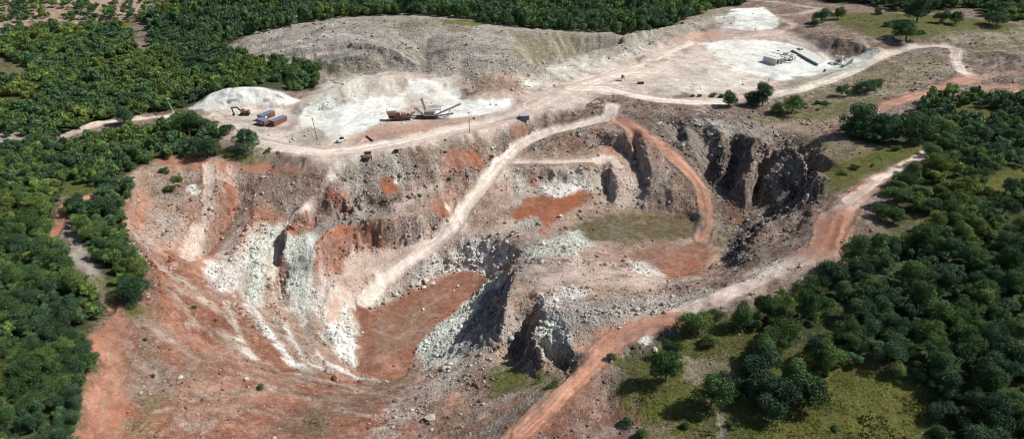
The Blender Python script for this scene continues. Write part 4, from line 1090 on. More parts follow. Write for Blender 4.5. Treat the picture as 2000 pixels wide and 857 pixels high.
# woods
def in_polys(x, y, polys, grow=0.0):
    m = np.zeros(x.shape, bool)
    for W in polys: m |= poly_sd(x, y, W) > -grow
    return m
FW = [world_pts(dens(list(F_) + [F_[0]])[:-1]) for F_ in FOREST]; RW = [world_pts(dens(list(F_) + [F_[0]])[:-1]) for F_ in RFOREST]
GAPS = [world_pts(p) for p in (
 [(100,470),(104,420),(118,386),(120,362),(190,362),(205,378),(190,400),(150,410),(140,440),(165,480),(205,530),(238,570),(262,590),(250,612),(205,612),(190,580),(150,535),(120,500)],
 [(236,245),(120,268),(118,285),(190,268),(262,258),(330,252),(345,234),(300,226)],
 [(232,46),(262,36),(285,48),(300,62),(292,112),(262,98),(258,62),(240,64)],
 [(-20,112),(50,128),(88,150),(20,158),(-20,150)], [(-30,186),(40,190),(95,205),(50,212),(-30,208)],
 [(28,100),(46,98),(52,112),(34,118)],
 [(1905,352),(1985,330),(2040,345),(1960,382),(1905,380)],
 [(1690,500),(1740,440),(1800,410),(1825,440),(1760,480)], [(1640,480),(1720,440),(1740,478),(1690,520),(1650,515)],
 [(1820,215),(1895,207),(1950,225),(1900,240)])]
def wood(polys, step, r0, r1, grow=0.0, seed=1, tones=(), ymax=900, thin=0.0):
    rg = np.random.default_rng(seed)
    Wall = np.vstack([w for w in polys])
    x0, x1, y0, y1 = Wall[:, 0].min(), Wall[:, 0].max(), Wall[:, 1].min(), min(Wall[:, 1].max(), ymax)
    gx_, gy_ = np.meshgrid(np.arange(x0, x1, step), np.arange(y0, y1, step * 0.87))
    gx_ = gx_ + (np.arange(gx_.shape[0])[:, None] % 2) * step * 0.5
    gx_ = (gx_ + rg.uniform(-.36, .36, gx_.shape) * step).ravel(); gy_ = (gy_ + rg.uniform(-.36, .36, gy_.shape) * step).ravel()
    m = in_polys(gx_, gy_, polys, grow) & ~in_polys(gx_, gy_, GAPS)
    m &= rg.random(len(gx_)) > thin
    m &= fbm(gx_, gy_, 30, 2, 6) > -0.55
    # leave out what the frame never shows
    px, py, d = to_px(gx_, gy_, gz(gx_, gy_))
    m &= (d > 5) & (px > -130) & (px < 2130) & (py < 1010)
    gx_, gy_ = gx_[m], gy_[m]
    if len(lone_xy):
        dd = np.sqrt(((gx_[:, None] - lone_xy[None, :, 0]) ** 2 + (gy_[:, None] - lone_xy[None, :, 1]) ** 2).min(1)); k = dd > step * 0.75
        gx_, gy_ = gx_[k], gy_[k]
    r = r0 + (r1 - r0) * rg.beta(1.3, 1.6, len(gx_)) * 1.5 - 0.35 * (r1 - r0) * (1 + 0.25 * fbm(gx_, gy_, 22, 2, 2))
    q = fbm(gx_, gy_, 26, 3, 4) + rg.uniform(-.35, .35, len(gx_))
    tn = np.select([q < tones[0], q < tones[1], q < tones[2]], [0, 1, 2], 3)
    zf = rg.uniform(0.75, 1.35, len(gx_))
    return [(float(a), float(b), float(c), ('blue', 'dark', 'mid', 'yellow')[t], float(z), None) for a, b, c, t, z in zip(gx_, gy_, r, tn, zf)]
BAND = [world_pts([(330,36),(430,26),(440,-40),(1480,-40),(1405,8),(1335,36),(1240,50),(1140,55),(1050,57),(985,47),(920,33),(820,26),(700,28),(560,45),(500,62),(420,60)])]
allw = wood(FW, 3.75, 1.9, 3.3, 0, 1, (-.22, .12, .55))
# the far band behind the waste heap is an older, taller, darker wood
RIDGE = np.array([at_z(a, b, z) for a, b, z in [(430,100,7),(500,72,13),(560,56,16),(620,44,19),(700,39,21),(800,36,21),(860,38,21),(920,44,19),(980,56,17),(1060,64,15),(1150,66,14),(1240,60,12),(1330,44,10),(1420,15,8)]])
isband = in_polys(np.array([t[0] for t in allw]), np.array([t[1] for t in allw]), BAND)
allw = [t for t, b in zip(allw, isband) if not b]
bw = wood(BAND, 5.6, 3.4, 4.8, 22, 2, (.10, .45, .70), ymax=760)
def behind(t):
    return t[1] > np.interp(t[0], RIDGE[:, 0], RIDGE[:, 1]) + 5 or t[0] < RIDGE[0, 0]
allw += [t[:4] + (t[4] * 1.25, None) for t in bw if behind(t)]
allw += wood([RW[0]], 4.4, 1.9, 3.8, 0, 3, (-.2, .14, .48), thin=0.14)
allw += wood([RW[1]], 6.5, 3.6, 4.8, 0, 4, (0, .4, .6), ymax=760)
# farther woods beyond the frame's upper edge, so the country goes on
T0 = np.array([(t[0], t[1], t[2]) for t in allw])
px, py, d = to_px(T0[:, 0], T0[:, 1], gz(T0[:, 0], T0[:, 1]) + T0[:, 2])
seen = (px > -12) & (px < 2012) & (py > -5) & (py < 868)
size = np.where(seen, T0[:, 2] / d, 0)
N_IND = 292 - len(LONE)
order = np.argsort(-size)
near = set(order[:N_IND].tolist())

TW = dict(blue='blue green', dark='dark green', mid='mid green', yellow='yellow green')
def zone_words(a, b):
    if a < 330:
        if b > 760: return 'in the bottom left wood beside the orange bank' if a > 90 else 'in the bottom left corner wood at the photo border'
        if b > 640: return 'in the lower left wood by the orange bank' if a > 100 else 'in the lower left wood near the photo border'
        if b > 520: return 'in the left wood below the grassy track end' if a > 110 else 'in the left wood halfway up the photo border'
        if a > 185: return 'in the wood strip right of the forest track'
        if b > 420: return 'in the left wood along the grey forest track' if a > 70 else 'in the left wood at the border, level with the red track'
        return 'in the left wood above the red forest track'
    if b > 780: return 'in the bottom right wood at the photo corner' if a > 1900 else 'on the right of the yellow meadow at the bottom'
    if b > 700: return 'in the right wood just above the bottom corner' if a > 1880 else 'at the top right of the yellow meadow'
    if b > 620:
        if a < 1560: return 'in the tongue of wood left of the yellow meadow'
        if a < 1740: return 'in the wood right above the yellow meadow'
        return 'in the lower right wood' if a < 1880 else 'in the lower right wood by the photo border'
    if b > 540:
        if a < 1560: return 'at the front edge of the right wood below the rim road'
        if a < 1740: return 'in the middle of the right wood under the orange bend'
        return 'deep in the right wood' if a < 1880 else 'deep in the right wood by the photo border'
    if b > 440: return 'in the upper right wood close to the orange bend' if a < 1780 else 'in the upper right wood below the small clearing'
    return 'in the upper right wood beside the rim road' if a < 1860 else 'in the upper right wood near the small clearing'

for (x, y, r, tone, zf, lab) in TREES:
    add_tree(x, y, r, tone, lab, 'trees standing apart from the woods', zs=zf)
for k in sorted(near):
    x, y, r, tone, zf, _ = allw[k]
    a, b = px[k], py[k]
    sz = 'small' if r < 2.8 else ('large' if r > 3.9 else 'middling')
    add_tree(x, y, r, tone, '%s %s tree %s' % (sz, TW[tone], zone_words(a, b)), 'trees of the left wood' if a < 700 else 'trees of the right wood', zs=zf)

rg_ = np.random.default_rng(77)
for k in range(150):
    a, b = rg_.uniform(0, 440), rg_.uniform(2, 44); xs_, ys_ = ground_hit(a, b, gz); allw.append((float(xs_[0]), float(ys_[0]), float(rg_.uniform(1.6, 3.6)), ('dark', 'blue', 'mid')[k % 3], 1.0, None))
d = np.append(d, np.full(150, 600.0))
# all the rest of the woods is one mass
def forest_mass(name, ids, protos, label):
    VS, FS, TS, n = [], [], [], 0
    for k in ids:
        x, y, r, tone, zf, _ = allw[k]
        V, Fq, T = (MIDL if d[k] < 300 else protos)[k % 6]
        a = rng.uniform(0, 6.28); c, s = math.cos(a), math.sin(a)
        P3 = np.empty_like(V); P3[:, 0] = (V[:, 0] * c - V[:, 1] * s) * r + x; P3[:, 1] = (V[:, 0] * s + V[:, 1] * c) * r + y
        P3[:, 2] = V[:, 2] * r * zf + float(gz(x, y))
        VS.append(P3); FS.append(Fq + n); n += len(V)
        base = np.array(TONES[tone]) * rng.uniform(0.72, 1.3)
        TS.append(T * base)
    V = np.vstack(VS); Fq = np.vstack(FS); T = np.vstack(TS)
    me = mesh_np(name, V, Fq); attr(me, 'tint', T, 'FLOAT_COLOR')
    m = leaf_material('leaves_mass', (1, 1, 1))
    me.materials.append(m)
    o = bpy.data.objects.new(name, me); COL.objects.link(o)
    tag(o, label, 'forest', kind='stuff')
    return o
rest = [k for k in range(len(allw)) if k not in near]
dd = d[rest]
fm = forest_mass('forest', rest, LOW, 'dense broadleaf woods covering the country around and behind the quarry')
print('trees', len(allw), 'mass', len(rest), 'faces', len(fm.data.polygons))
# ------------------------------------------------------------------ loose stones
def rock_shapes(n=14):
    t = (1 + 5 ** .5) / 2
    v = np.array([(-1,t,0),(1,t,0),(-1,-t,0),(1,-t,0),(0,-1,t),(0,1,t),(0,-1,-t),(0,1,-t),(t,0,-1),(t,0,1),(-t,0,-1),(-t,0,1)], float)
    v /= np.linalg.norm(v[0])
    f = np.array([(0,11,5),(0,5,1),(0,1,7),(0,7,10),(0,10,11),(1,5,9),(5,11,4),(11,10,2),(10,7,6),(7,1,8),(3,9,4),(3,4,2),(3,2,6),(3,6,8),(3,8,9),(4,9,5),(2,4,11),(6,2,10),(8,6,7),(9,8,1)])
    out = []
    for k in range(n):
        rg = np.random.default_rng(500 + k)
        w = v * rg.uniform(0.65, 1.2, (12, 1)) * np.array([1, rg.uniform(.6, 1), rg.uniform(.5, .85)])
        for c in range(3):                       # a few flat broken faces
            nn = rg.normal(size=3); nn /= np.linalg.norm(nn); dd_ = w @ nn; lim = rg.uniform(.45, .7)
            w = w - np.outer(np.maximum(dd_ - lim, 0), nn)
        out.append(w)
    return out, f
RS, RF = rock_shapes()
stone_m, nt_, b_ = nodes('stone', 0.95, 0.1)
at = nd(nt_, 'ShaderNodeAttribute', attribute_name='col'); tcn = nd(nt_, 'ShaderNodeTexCoord')
nz = nd(nt_, 'ShaderNodeTexNoise', Scale=2.5, Detail=5.0); nt_.links.new(tcn.outputs['Object'], nz.inputs['Vector'])
mr = nd(nt_, 'ShaderNodeMapRange'); nt_.links.new(nz.outputs[0], mr.inputs[0]); mr.inputs[1].default_value = .3; mr.inputs[2].default_value = .7; mr.inputs[3].default_value = 0.7; mr.inputs[4].default_value = 1.2
sc_ = nd(nt_, 'ShaderNodeVectorMath', operation='SCALE'); nt_.links.new(at.outputs['Color'], sc_.inputs[0]); nt_.links.new(mr.outputs[0], sc_.inputs['Scale']); nt_.links.new(sc_.outputs[0], b_.inputs['Base Color'])
bp = nd(nt_, 'ShaderNodeBump', Strength=0.5, Distance=0.2); nt_.links.new(nz.outputs[0], bp.inputs['Height']); nt_.links.new(bp.outputs[0], b_.inputs['Normal'])

def stones(name, x, y, r, c, label, cat):
    n = len(x); which = rng.integers(0, len(RS), n); A = rng.uniform(0, 6.28, n)
    base = np.stack(RS)[which] * r[:, None, None]
    ca, sa = np.cos(A)[:, None], np.sin(A)[:, None]
    V = np.empty_like(base)
    V[:, :, 0] = base[:, :, 0] * ca - base[:, :, 1] * sa + x[:, None]; V[:, :, 1] = base[:, :, 0] * sa + base[:, :, 1] * ca + y[:, None]
    V[:, :, 2] = base[:, :, 2] + (gz(x, y) + r * 0.15)[:, None]
    Fq = (RF[None] + (np.arange(n) * 12)[:, None, None]).reshape(-1, 3)
    me = mesh_np(name, V.reshape(-1, 3), Fq); attr(me, 'col', np.repeat(np.clip(c, .02, .85), 12, 0), 'FLOAT_COLOR'); me.materials.append(stone_m)
    o = bpy.data.objects.new(name, me); COL.objects.link(o); tag(o, label, cat, kind='stuff'); return o

# density follows how stony each ground is; sampled evenly over the country the photo shows
pool_n = 620000
yy = 108 + (700 - 108) * rng.random(pool_n) ** 1.35
xx = rng.uniform(-0.80, 0.80, pool_n) * weff(yy)
wgt = 0.7 * (1 - 0.6 * sstep(330, 430, yy))
rk = sample(rock, xx, yy); rgh = sample(rough, xx, yy); cc = sample(col, xx, yy); gg = sample(green, xx, yy)
lum = cc.mean(1)
clump = sstep(-0.25, 0.55, fbm(xx, yy, 5, 3, 3) + 0.5 * fbm(xx, yy, 18, 2, 5))
dn = np.clip(rk - 0.18, 0, 1) ** 1.5 * (0.2 + 0.8 * clump) * (1 - 0.85 * gg) * (0.8 + 0.9 * sstep(.25, .6, lum)) * wgt
keep = rng.random(pool_n) < dn * 1.0
xx, yy, rk, rgh, cc, lum = xx[keep], yy[keep], rk[keep], rgh[keep], cc[keep], lum[keep]
wm = in_polys(xx, yy, FW + RW)
xx, yy, rk, rgh, cc, lum = [q[~wm] for q in (xx, yy, rk, rgh, cc, lum)]
sz = (0.20 + 0.0005 * np.minimum(yy, 330)) * np.exp(rng.normal(0, 0.5, len(xx))) * (0.75 + 0.75 * rk * rgh + 0.35 * sstep(.4, .7, lum))
pale = (rng.random(len(xx)) < 0.35)[:, None]
cs_ = cc * rng.uniform(0.55, 1.35, (len(xx), 1)); cs_ = np.where(pale, 0.45 * cc + 0.55 * np.array([.56, .52, .46]) * rng.uniform(.8, 1.15, (len(xx), 1)), cs_)
# broken ledges: blocks lying along the crests and the feet of the walls
LEDGES = [L for L in LINES if len(L) >= 4 and min(p[1] for p in L) > 215 and max(p[1] for p in L) < 760 and not (min(p[0] for p in L) < 230) and min(p[0] for p in L) < 1600]
LEDGES = [L for L in LEDGES if L[0][:2] not in ((1200,210),(1215,227),(1812,298),(1330,618),(690,608),(1001,314),(1120,440),(1180,490),(1001,409))]
ex, ey, eb = [], [], []
for L in LEDGES:
    W = np.array([at_z(*p) for p in L])
    for p, q in zip(W[:-1], W[1:]):
        l = np.hypot(*(q - p)); n = int(l * 2.6) + 1; t_ = rng.random(n)
        ex.append(p[0] + (q[0] - p[0]) * t_ + rng.normal(0, 1.1, n)); ey.append(p[1] + (q[1] - p[1]) * t_ + rng.normal(0, 1.1, n))
ex, ey = np.concatenate(ex), np.concatenate(ey)
kp = (fbm(ex, ey, 9, 2, 3) + rng.uniform(-.3, .3, len(ex))) > -0.12
kp &= sample(rough, ex, ey) > 0.2
ex, ey = ex[kp], ey[kp]
ec = sample(col, ex, ey); ec = ec * rng.uniform(.45, 1.3, (len(ex), 1)); pl = (rng.random(len(ex)) < .25)[:, None]; ec = np.where(pl, .5 * ec + .28, ec)
es = 0.28 * np.exp(rng.normal(0.15, 0.5, len(ex)))
xx, yy, sz, cs_ = np.concatenate([xx, ex]), np.concatenate([yy, ey]), np.concatenate([sz, es * 1.25]), np.concatenate([cs_, ec])
rb = stones('rubble', xx, yy, np.minimum(sz, 1.5), cs_, 'broken limestone rubble strewn over the benches and heaps of the quarry', 'rubble')
print('stones', len(xx))
# low plants of the meadows
gn = 420000
yg = 108 + 500 * rng.random(gn) ** 1.6; xg = rng.uniform(-0.95, 0.95, gn) * weff(yg)
g_ = sample(green, xg, yg); cg = sample(col, xg, yg)
wmask = in_polys(xg, yg, FW + RW, -1.0)
k = (rng.random(gn) < np.clip(g_ - .1, 0, 1) * (0.35 + 0.65 * sstep(-.3, .4, fbm(xg, yg, 4, 3, 1)))) & ~wmask
xg, yg, cg = xg[k][:60000], yg[k][:60000], cg[k][:60000]
n = len(xg); q = 4
cx3 = np.repeat(np.stack([xg, yg, gz(xg, yg)], 1), q, 0); h = np.repeat(rng.uniform(.06, .17, n) * (1 + 1.2 * sstep(.25, .6, fbm(xg, yg, 6, 3, 7))), q)
off = rng.normal(size=(n * q, 3)) * np.array([.16, .16, .06]); cen = cx3 + off; cen[:, 2] += h * 0.6
d1 = rng.normal(size=(n * q, 3)); d1 /= np.linalg.norm(d1, axis=1)[:, None]; d2 = np.cross(d1, rng.normal(size=(n * q, 3))); d2 /= np.linalg.norm(d2, axis=1)[:, None]
s_ = h[:, None] * 0.9
V = np.stack([cen + d1 * s_, cen + d2 * s_, cen - d1 * s_, cen - d2 * s_], 1).reshape(-1, 3)
me = mesh_np('ground_cover', V, np.arange(len(V)).reshape(-1, 4))
cgc = np.repeat(cg * rng.uniform(.7, 1.3, (n, 1)) * np.array([.95, 1.03, .85]), q, 0)
attr(me, 'tint', np.repeat(cgc, 4, 0), 'FLOAT_COLOR'); me.materials.append(leaf_material('leaves_cover', (1, 1, 1), .15))
o = bpy.data.objects.new('ground_cover', me); COL.objects.link(o); tag(o, 'low yellow green plants covering the meadows and clearings', 'ground cover', kind='stuff')
print('cover', n)
# ------------------------------------------------------------------ things
def paint_mat(name, c, rough_=0.7, wear=0.35, c2=None, scale=1.5, metal=0.0):
    m, nt, b = nodes(name, rough_, 0.3); L = nt.links.new
    b.inputs['Metallic'].default_value = metal
    tc = nd(nt, 'ShaderNodeTexCoord'); n = nd(nt, 'ShaderNodeTexNoise', Scale=scale, Detail=6.0, Roughness=0.7); L(tc.outputs['Object'], n.inputs['Vector'])
    mr = nd(nt, 'ShaderNodeMapRange'); L(n.outputs[0], mr.inputs[0]); mr.inputs[1].default_value = .38; mr.inputs[2].default_value = .68; mr.inputs[4].default_value = wear
    mx = nd(nt, 'ShaderNodeMix', data_type='RGBA'); L(mr.outputs[0], mx.inputs['Factor']); mx.inputs[6].default_value = (*c, 1); mx.inputs[7].default_value = (*(c2 or (0.42, 0.36, 0.30)), 1)
    L(mx.outputs[2], b.inputs['Base Color']); return m
M = dict(
 rust=paint_mat('rusty_steel', (0.12, 0.058, 0.04), .85, .5, (0.30, 0.2, 0.15)),
 dark=paint_mat('dark_steel', (0.03, 0.028, 0.026), .7, .4, (0.2, 0.16, 0.13)),
 grey=paint_mat('grey_steel', (0.22, 0.23, 0.22), .6, .6, (0.5, 0.48, 0.43)),
 pale=paint_mat('dusty_pale_steel', (0.45, 0.45, 0.42), .7, .5, (0.6, 0.58, 0.52)),
 orange=paint_mat('orange_paint', (0.22, 0.10, 0.06), .7, .5),
 brown=paint_mat('dusty_brown_paint', (0.16, 0.09, 0.055), .7, .5, (0.3, 0.22, 0.17)),
 pinkb=paint_mat('dusty_hopper_steel', (0.25, 0.14, 0.11), .8, .6, (0.45, 0.33, 0.27)),
 roof=paint_mat('blue_grey_roof', (0.11, 0.17, 0.27), .5, .3, (0.28, 0.32, 0.38)),
 roofl=paint_mat('pale_blue_roof', (0.30, 0.36, 0.41), .5, .4, (0.45, 0.47, 0.47)),
 wall=paint_mat('rust_red_wall', (0.17, 0.065, 0.04), .8, .5, (0.34, 0.17, 0.11)),
 bluew=paint_mat('blue_grey_wall', (0.10, 0.14, 0.17), .6, .4),
 white=paint_mat('white_paint', (0.72, 0.72, 0.70), .5, .25),
 glass=paint_mat('dark_glass', (0.03, 0.04, 0.05), .15, .1),
 conc=paint_mat('concrete', (0.50, 0.50, 0.47), .9, .8, (0.68, 0.68, 0.64), .8),
 concd=paint_mat('dark_concrete', (0.16, 0.16, 0.15), .9, .5, (0.3, 0.29, 0.27), .8),
 wood=paint_mat('weathered_wood', (0.11, 0.085, 0.065), .9, .4, (0.2, 0.17, 0.14)),
 tyre=paint_mat('tyre_rubber', (0.02, 0.02, 0.02), .9, .3),
 rubber=paint_mat('conveyor_belt_rubber', (0.05, 0.05, 0.048), .9, .7, (0.45, 0.43, 0.38)),
 boulder=paint_mat('pale_limestone', (0.62, 0.60, 0.54), .95, .6, (0.35, 0.30, 0.26), 1.2),
 boulderb=paint_mat('brown_limestone', (0.34, 0.27, 0.22), .95, .6, (0.5, 0.46, 0.4), 1.2),
)
class MB:
    def __init__(s): s.V = []; s.F = []
    def hexa(s, P8):
        n = len(s.V); s.V += [tuple(p) for p in P8]
        s.F += [tuple(n + i for i in f) for f in ((0,3,2,1),(4,5,6,7),(0,1,5,4),(1,2,6,5),(2,3,7,6),(3,0,4,7))]; return s
    def box(s, c, d, rz=0, top=(1, 1), shift=(0, 0)):
        """box by centre of its base; top = taper of its upper face"""
        x, y, z = c; a, b, h = d[0] / 2, d[1] / 2, d[2]; co, si = math.cos(rz), math.sin(rz); P8 = []
        for zz, (ta, tb), (sx, sy) in ((z, (1, 1), (0, 0)), (z + h, top, shift)):
            for (u, v) in ((-a, -b), (a, -b), (a, b), (-a, b)):
                u2, v2 = u * ta + sx, v * tb + sy; P8.append((x + u2 * co - v2 * si, y + u2 * si + v2 * co, zz))
        return s.hexa(P8)
    def bar(s, p, q, w, h=None):
        h = h or w; p = Vector(p); q = Vector(q); d = (q - p).normalized(); sd = d.cross(Vector((0, 0, 1)))
        if sd.length < 1e-3: sd = Vector((1, 0, 0))
        sd.normalize(); up = sd.cross(d); P8 = []
        for c in (p, q):
            for u, v in ((-1, -1), (1, -1), (1, 1), (-1, 1)): P8.append(c + sd * u * w / 2 + up * v * h / 2)
        return s.hexa(P8)
    def tube(s, p, q, r0, r1=None, n=10):
        r1 = r0 if r1 is None else r1; p = Vector(p); q = Vector(q); d = (q - p).normalized(); a = d.cross(Vector((0.31, 0.2, 0.93)) if abs(d.z) < .9 else Vector((1, 0, 0))).normalized(); b = d.cross(a); k = len(s.V)
        for c, r in ((p, r0), (q, r1)):
            for i in range(n): s.V.append(tuple(c + (a * math.cos(2 * math.pi * i / n) + b * math.sin(2 * math.pi * i / n)) * r))
        for i in range(n): s.F.append((k + i, k + (i + 1) % n, k + n + (i + 1) % n, k + n + i))
        s.F.append(tuple(k + i for i in range(n))[::-1]); s.F.append(tuple(k + n + i for i in range(n))); return s
    def ring(s, c, ro, ri, h, n=20, sq=0.0):
        k = len(s.V)
        for z in (c[2], c[2] + h):
            for r, q in ((ro, sq), (ri, 0)):
                for i in range(n):
                    a = 2 * math.pi * (i + .5) / n; f = 1 + q * (min(1 / max(abs(math.cos(a)), abs(math.sin(a))), 1.42) - 1)
                    s.V.append((c[0] + math.cos(a) * r * f, c[1] + math.sin(a) * r * f, c[2] if z == c[2] else z))
        for i in range(n):
            j = (i + 1) % n; o0, i0, o1, i1 = k, k + n, k + 2 * n, k + 3 * n
            s.F += [(o0 + i, o0 + j, o1 + j, o1 + i), (i0 + j, i0 + i, i1 + i, i1 + j), (o1 + i, o1 + j, i1 + j, i1 + i), (o0 + j, o0 + i, i0 + i, i0 + j)]
        return s
    def build(s, name, mat, parent=None, bevel=0.0):
        me = bpy.data.meshes.new(name); me.from_pydata(s.V, [], s.F); me.materials.append(M[mat] if isinstance(mat, str) else mat)
        o = bpy.data.objects.new(name, me); COL.objects.link(o)
        if parent: o.parent = parent
        if bevel:
            bv = o.modifiers.new('bevel', 'BEVEL'); bv.width = bevel; bv.segments = 2
        return o
def spot(px_, py_, hf=None):
    x, y = ground_hit(px_, py_, hf or gz); x, y = float(x[0]), float(y[0]); return x, y, float(gz(x, y))
def thing(name, px_, py_, label, cat, rz=0, group=None, dz=0.0):
    o = bpy.data.objects.new(name, None); COL.objects.link(o); x, y, z = spot(px_, py_); o.location = (x, y, z + dz); o.rotation_euler = (0, 0, rz); o.empty_display_size = .3
    return tag(o, label, cat, group)

# excavator, boom reaching left
t = thing('excavator', 474, 225, 'dusty brown tracked excavator with its arm bent down to the ground, below the white mound', 'excavator', R(4))
for sy in (-1, 1):
    m = MB(); m.box((1.0, sy * 1.15, 0), (4.6, .6, .85), top=(.86, 1)); m.tube((-1.15, sy * 1.15 - .28, .45), (-1.15, sy * 1.15 + .28, .45), .42); m.tube((3.15, sy * 1.15 - .28, .45), (3.15, sy * 1.15 + .28, .45), .42); m.build('track', 'dark', t)
MB().box((1.1, 0, .7), (1.8, 1.7, .5)).build('turntable', 'dark', t)
MB().box((1.7, 0, 1.2), (3.4, 2.6, 1.15), top=(.95, .95)).build('engine_housing', 'brown', t, .08)
MB().box((3.1, 0, 1.15), (.8, 2.7, 1.3)).build('counterweight', 'rust', t, .12)
c_ = MB().box((.3, .85, 1.25), (1.5, 1.0, 1.7), top=(.8, .9)).build('cab', 'brown', t, .05)
MB().box((.28, .85, 2.1), (1.42, 1.03, .6), top=(.86, .94)).build('cab_window', 'glass', c_)
m = MB(); m.bar((.2, -.3, 1.7), (-2.0, -.3, 4.3), .5, .7); m.bar((-1.9, -.3, 4.25), (-4.8, -.3, 4.1), .45, .6); m.build('boom', 'brown', t)
m = MB(); m.bar((-4.7, -.3, 4.3), (-4.1, -.3, 1.3), .4, .55); m.tube((-3.2, -.3, 4.5), (-4.7, -.3, 3.4), .09); m.build('stick', 'brown', t)
MB().box((-4.3, -.3, .05), (1.2, 1.2, 1.2), top=(.55, 1), shift=(.2, 0)).build('bucket', 'dark', t)

# site cabins
def cabin(px_, py_, rz, size, label, roof, wall, wins, dz=-.1):
    t = thing('site_cabin', px_, py_, label, 'cabin', rz, 'cabins beside the excavator', dz); a, b, h = size
    m = MB().box((0, 0, 0), (a, b, h))
    for k in range(int(a / .8)):
        xx_ = -a / 2 + .4 + k * .8
        for sy in (-1, 1): m.box((xx_, sy * (b / 2 + .02), .15), (.18, .06, h - .3))
    m.build('wall', wall, t)
    MB().box((0, 0, h + .003), (a + .25, b + .25, .16), top=(.98, .96)).build('roof', roof, t)
    for kind, (cx, cy, cz), (w, d_, hh), mat in wins: MB().box((cx, cy, cz), (w, d_, hh)).build(kind, mat, t)
    return t
cabin(521, 231, R(60), (8.6, 2.9, 2.7), 'blue roofed site cabin at the back with a white door end', 'roof', 'wall', [('door', (-4.33, .3, .1), (.12, 1.5, 2.1), 'white'), ('window', (-1.6, -1.5, 1.0), (1.1, .14, .9), 'white'), ('window', (.8, -1.5, 1.0), (1.1, .14, .9), 'glass')])
cabin(515, 243, R(-36), (6.2, 3.2, 2.5), 'blue roofed site cabin in front with pale windows in its long side', 'roof', 'wall', [('window', (-1.9, -1.65, .9), (1.0, .14, 1.0), 'pale'), ('window', (-.3, -1.65, .9), (1.0, .14, 1.0), 'pale'), ('window', (1.2, -1.65, .9), (.8, .14, 1.0), 'white')])
cabin(545, 241, R(60), (8.4, 2.8, 2.6), 'rust red steel container with a blue grey roof, right of the two cabins', 'roof', 'wall', [('door', (-4.23, 0, .1), (.12, 2.2, 2.2), 'rust')])
# blue store by the road
t = thing('steel_container', 1024, 233, 'small blue grey steel container on the road edge above the orange bank', 'container', R(10))
m = MB().box((0, 0, 0), (4.4, 3.2, 2.2))
for k in range(6): m.box((-1.9 + k * .76, -1.62, .1), (.16, .06, 2.0))
m.build('wall', 'bluew', t); MB().box((0, 0, 2.203), (4.6, 3.4, .12)).build('roof', 'roofl', t); MB().box((-2.22, 0, .15), (.08, 1.6, 1.9)).build('door', 'dark', t)
t = thing('fuel_drum_rack', 1013, 233, 'dark drums on a low rack leaning at the left end of the blue grey container', 'drum rack')
MB().box((0, 0, 0), (1.6, 1.1, .3)).build('rack', 'wood', t)
for k in (-.4, .4): MB().tube((k, 0, .303), (k, 0, 1.2), .36).build('drum', 'dark', t)

# red crusher
t = thing('mobile_crusher', 783, 234, 'rusty red tracked crusher with a flared loading hopper at its left end', 'crusher', R(6))
for sy in (-1, 1):
    m = MB().box((0, sy * 1.4, 0), (9.5, .6, 1.0), top=(.9, 1))
    for k in range(7): m.tube((-3.9 + k * 1.3, sy * 1.4 - .33, .4), (-3.9 + k * 1.3, sy * 1.4 + .33, .4), .34)
    m.build('track', 'dark', t)
MB().box((-.3, 0, 1.1), (11.0, 2.6, .6)).build('chassis', 'rust', t)
m = MB(); m.box((-4.2, 0, 2.4), (3.2, 2.2, 1.7), top=(1.45, 1.6)); m.build('hopper', 'pinkb', t); MB().box((-4.2, 0, 4.103), (4.2, 3.0, .05)).build('hopper_lip', 'rust', t)
for x_ in (-5.4, -3.0): MB().box((x_, 0, 1.7), (.3, 2.2, .75)).build('hopper_leg', 'dark', t)
MB().box((-1.4, 0, 1.7), (2.2, 2.3, 2.0), top=(.9, .9)).build('crushing_unit', 'rust', t)
MB().box((1.5, 0, 1.7), (2.8, 2.2, 1.6), top=(.95, .9)).build('engine_housing', 'orange', t, .06)
MB().box((3.6, .4, 1.7), (1.0, 1.0, 1.2)).build('exhaust_box', 'dark', t)
m = MB(); m.bar((3.0, 0, 1.2), (7.0, 0, 3.6), 1.1, .25); m.build('discharge_conveyor', 'rubber', t)
m = MB(); m.bar((3.4, -.65, 1.7), (7.1, -.65, 3.9), .12, .35); m.bar((3.4, .65, 1.7), (7.1, .65, 3.9), .12, .35); m.bar((5.0, -.65, 3.2), (5.0, -.65, 1.0), .12); m.bar((5, .65, 3.2), (5, .65, 1.0), .12); m.build('conveyor_frame', 'pale', t)
t = thing('warning_post', 755, 222, 'short bent dark post standing in white dust left of the rusty crusher', 'post')
MB().bar((0, 0, -.2), (.2, 0, 2.6), .14).build('post', 'dark', t); MB().bar((-.4, 0, 1.2), (.3, 0, 1.5), .1).build('arm', 'dark', t)

# grey screening plant with conveyors
t = thing('screening_plant', 838, 232, 'grey screening plant with long conveyors rising in several directions', 'screening plant', R(3))
for sy in (-1, 1):
    m = MB().box((-1.0, sy * 1.3, 0), (9.0, .6, 1.0), top=(.88, 1)); m.build('track', 'dark', t)
MB().box((-1.0, 0, 1.0), (11.0, 2.6, .7), top=(.95, .9)).build('chassis', 'dark', t)
m = MB(); m.box((.2, 0, 2.0), (5.2, 2.6, 2.0), top=(1.0, 1.0), shift=(.3, .3)); m.build('screen_box', 'grey', t)
m = MB()
for k in range(4): m.bar((-2.2 + k * 1.5, -1.4, 2.0), (-2.2 + k * 1.5, -1.1, 4.0), .16)
m.bar((-2.4, -1.45, 2.1), (2.9, -1.45, 2.1), .16); m.bar((-2.1, -1.1, 4.05), (3.2, -1.1, 4.05), .16); m.build('screen_frame', 'pale', t)
MB().box((3.2, 3.6, 3.6), (5.4, 2.6, .25)).build('deck', 'pale', t)
m = MB()
for k in range(5):
    for sy in (2.3, 4.9): m.bar((.6 + k * 1.3, sy, 3.85), (.6 + k * 1.3, sy, 4.9), .08)
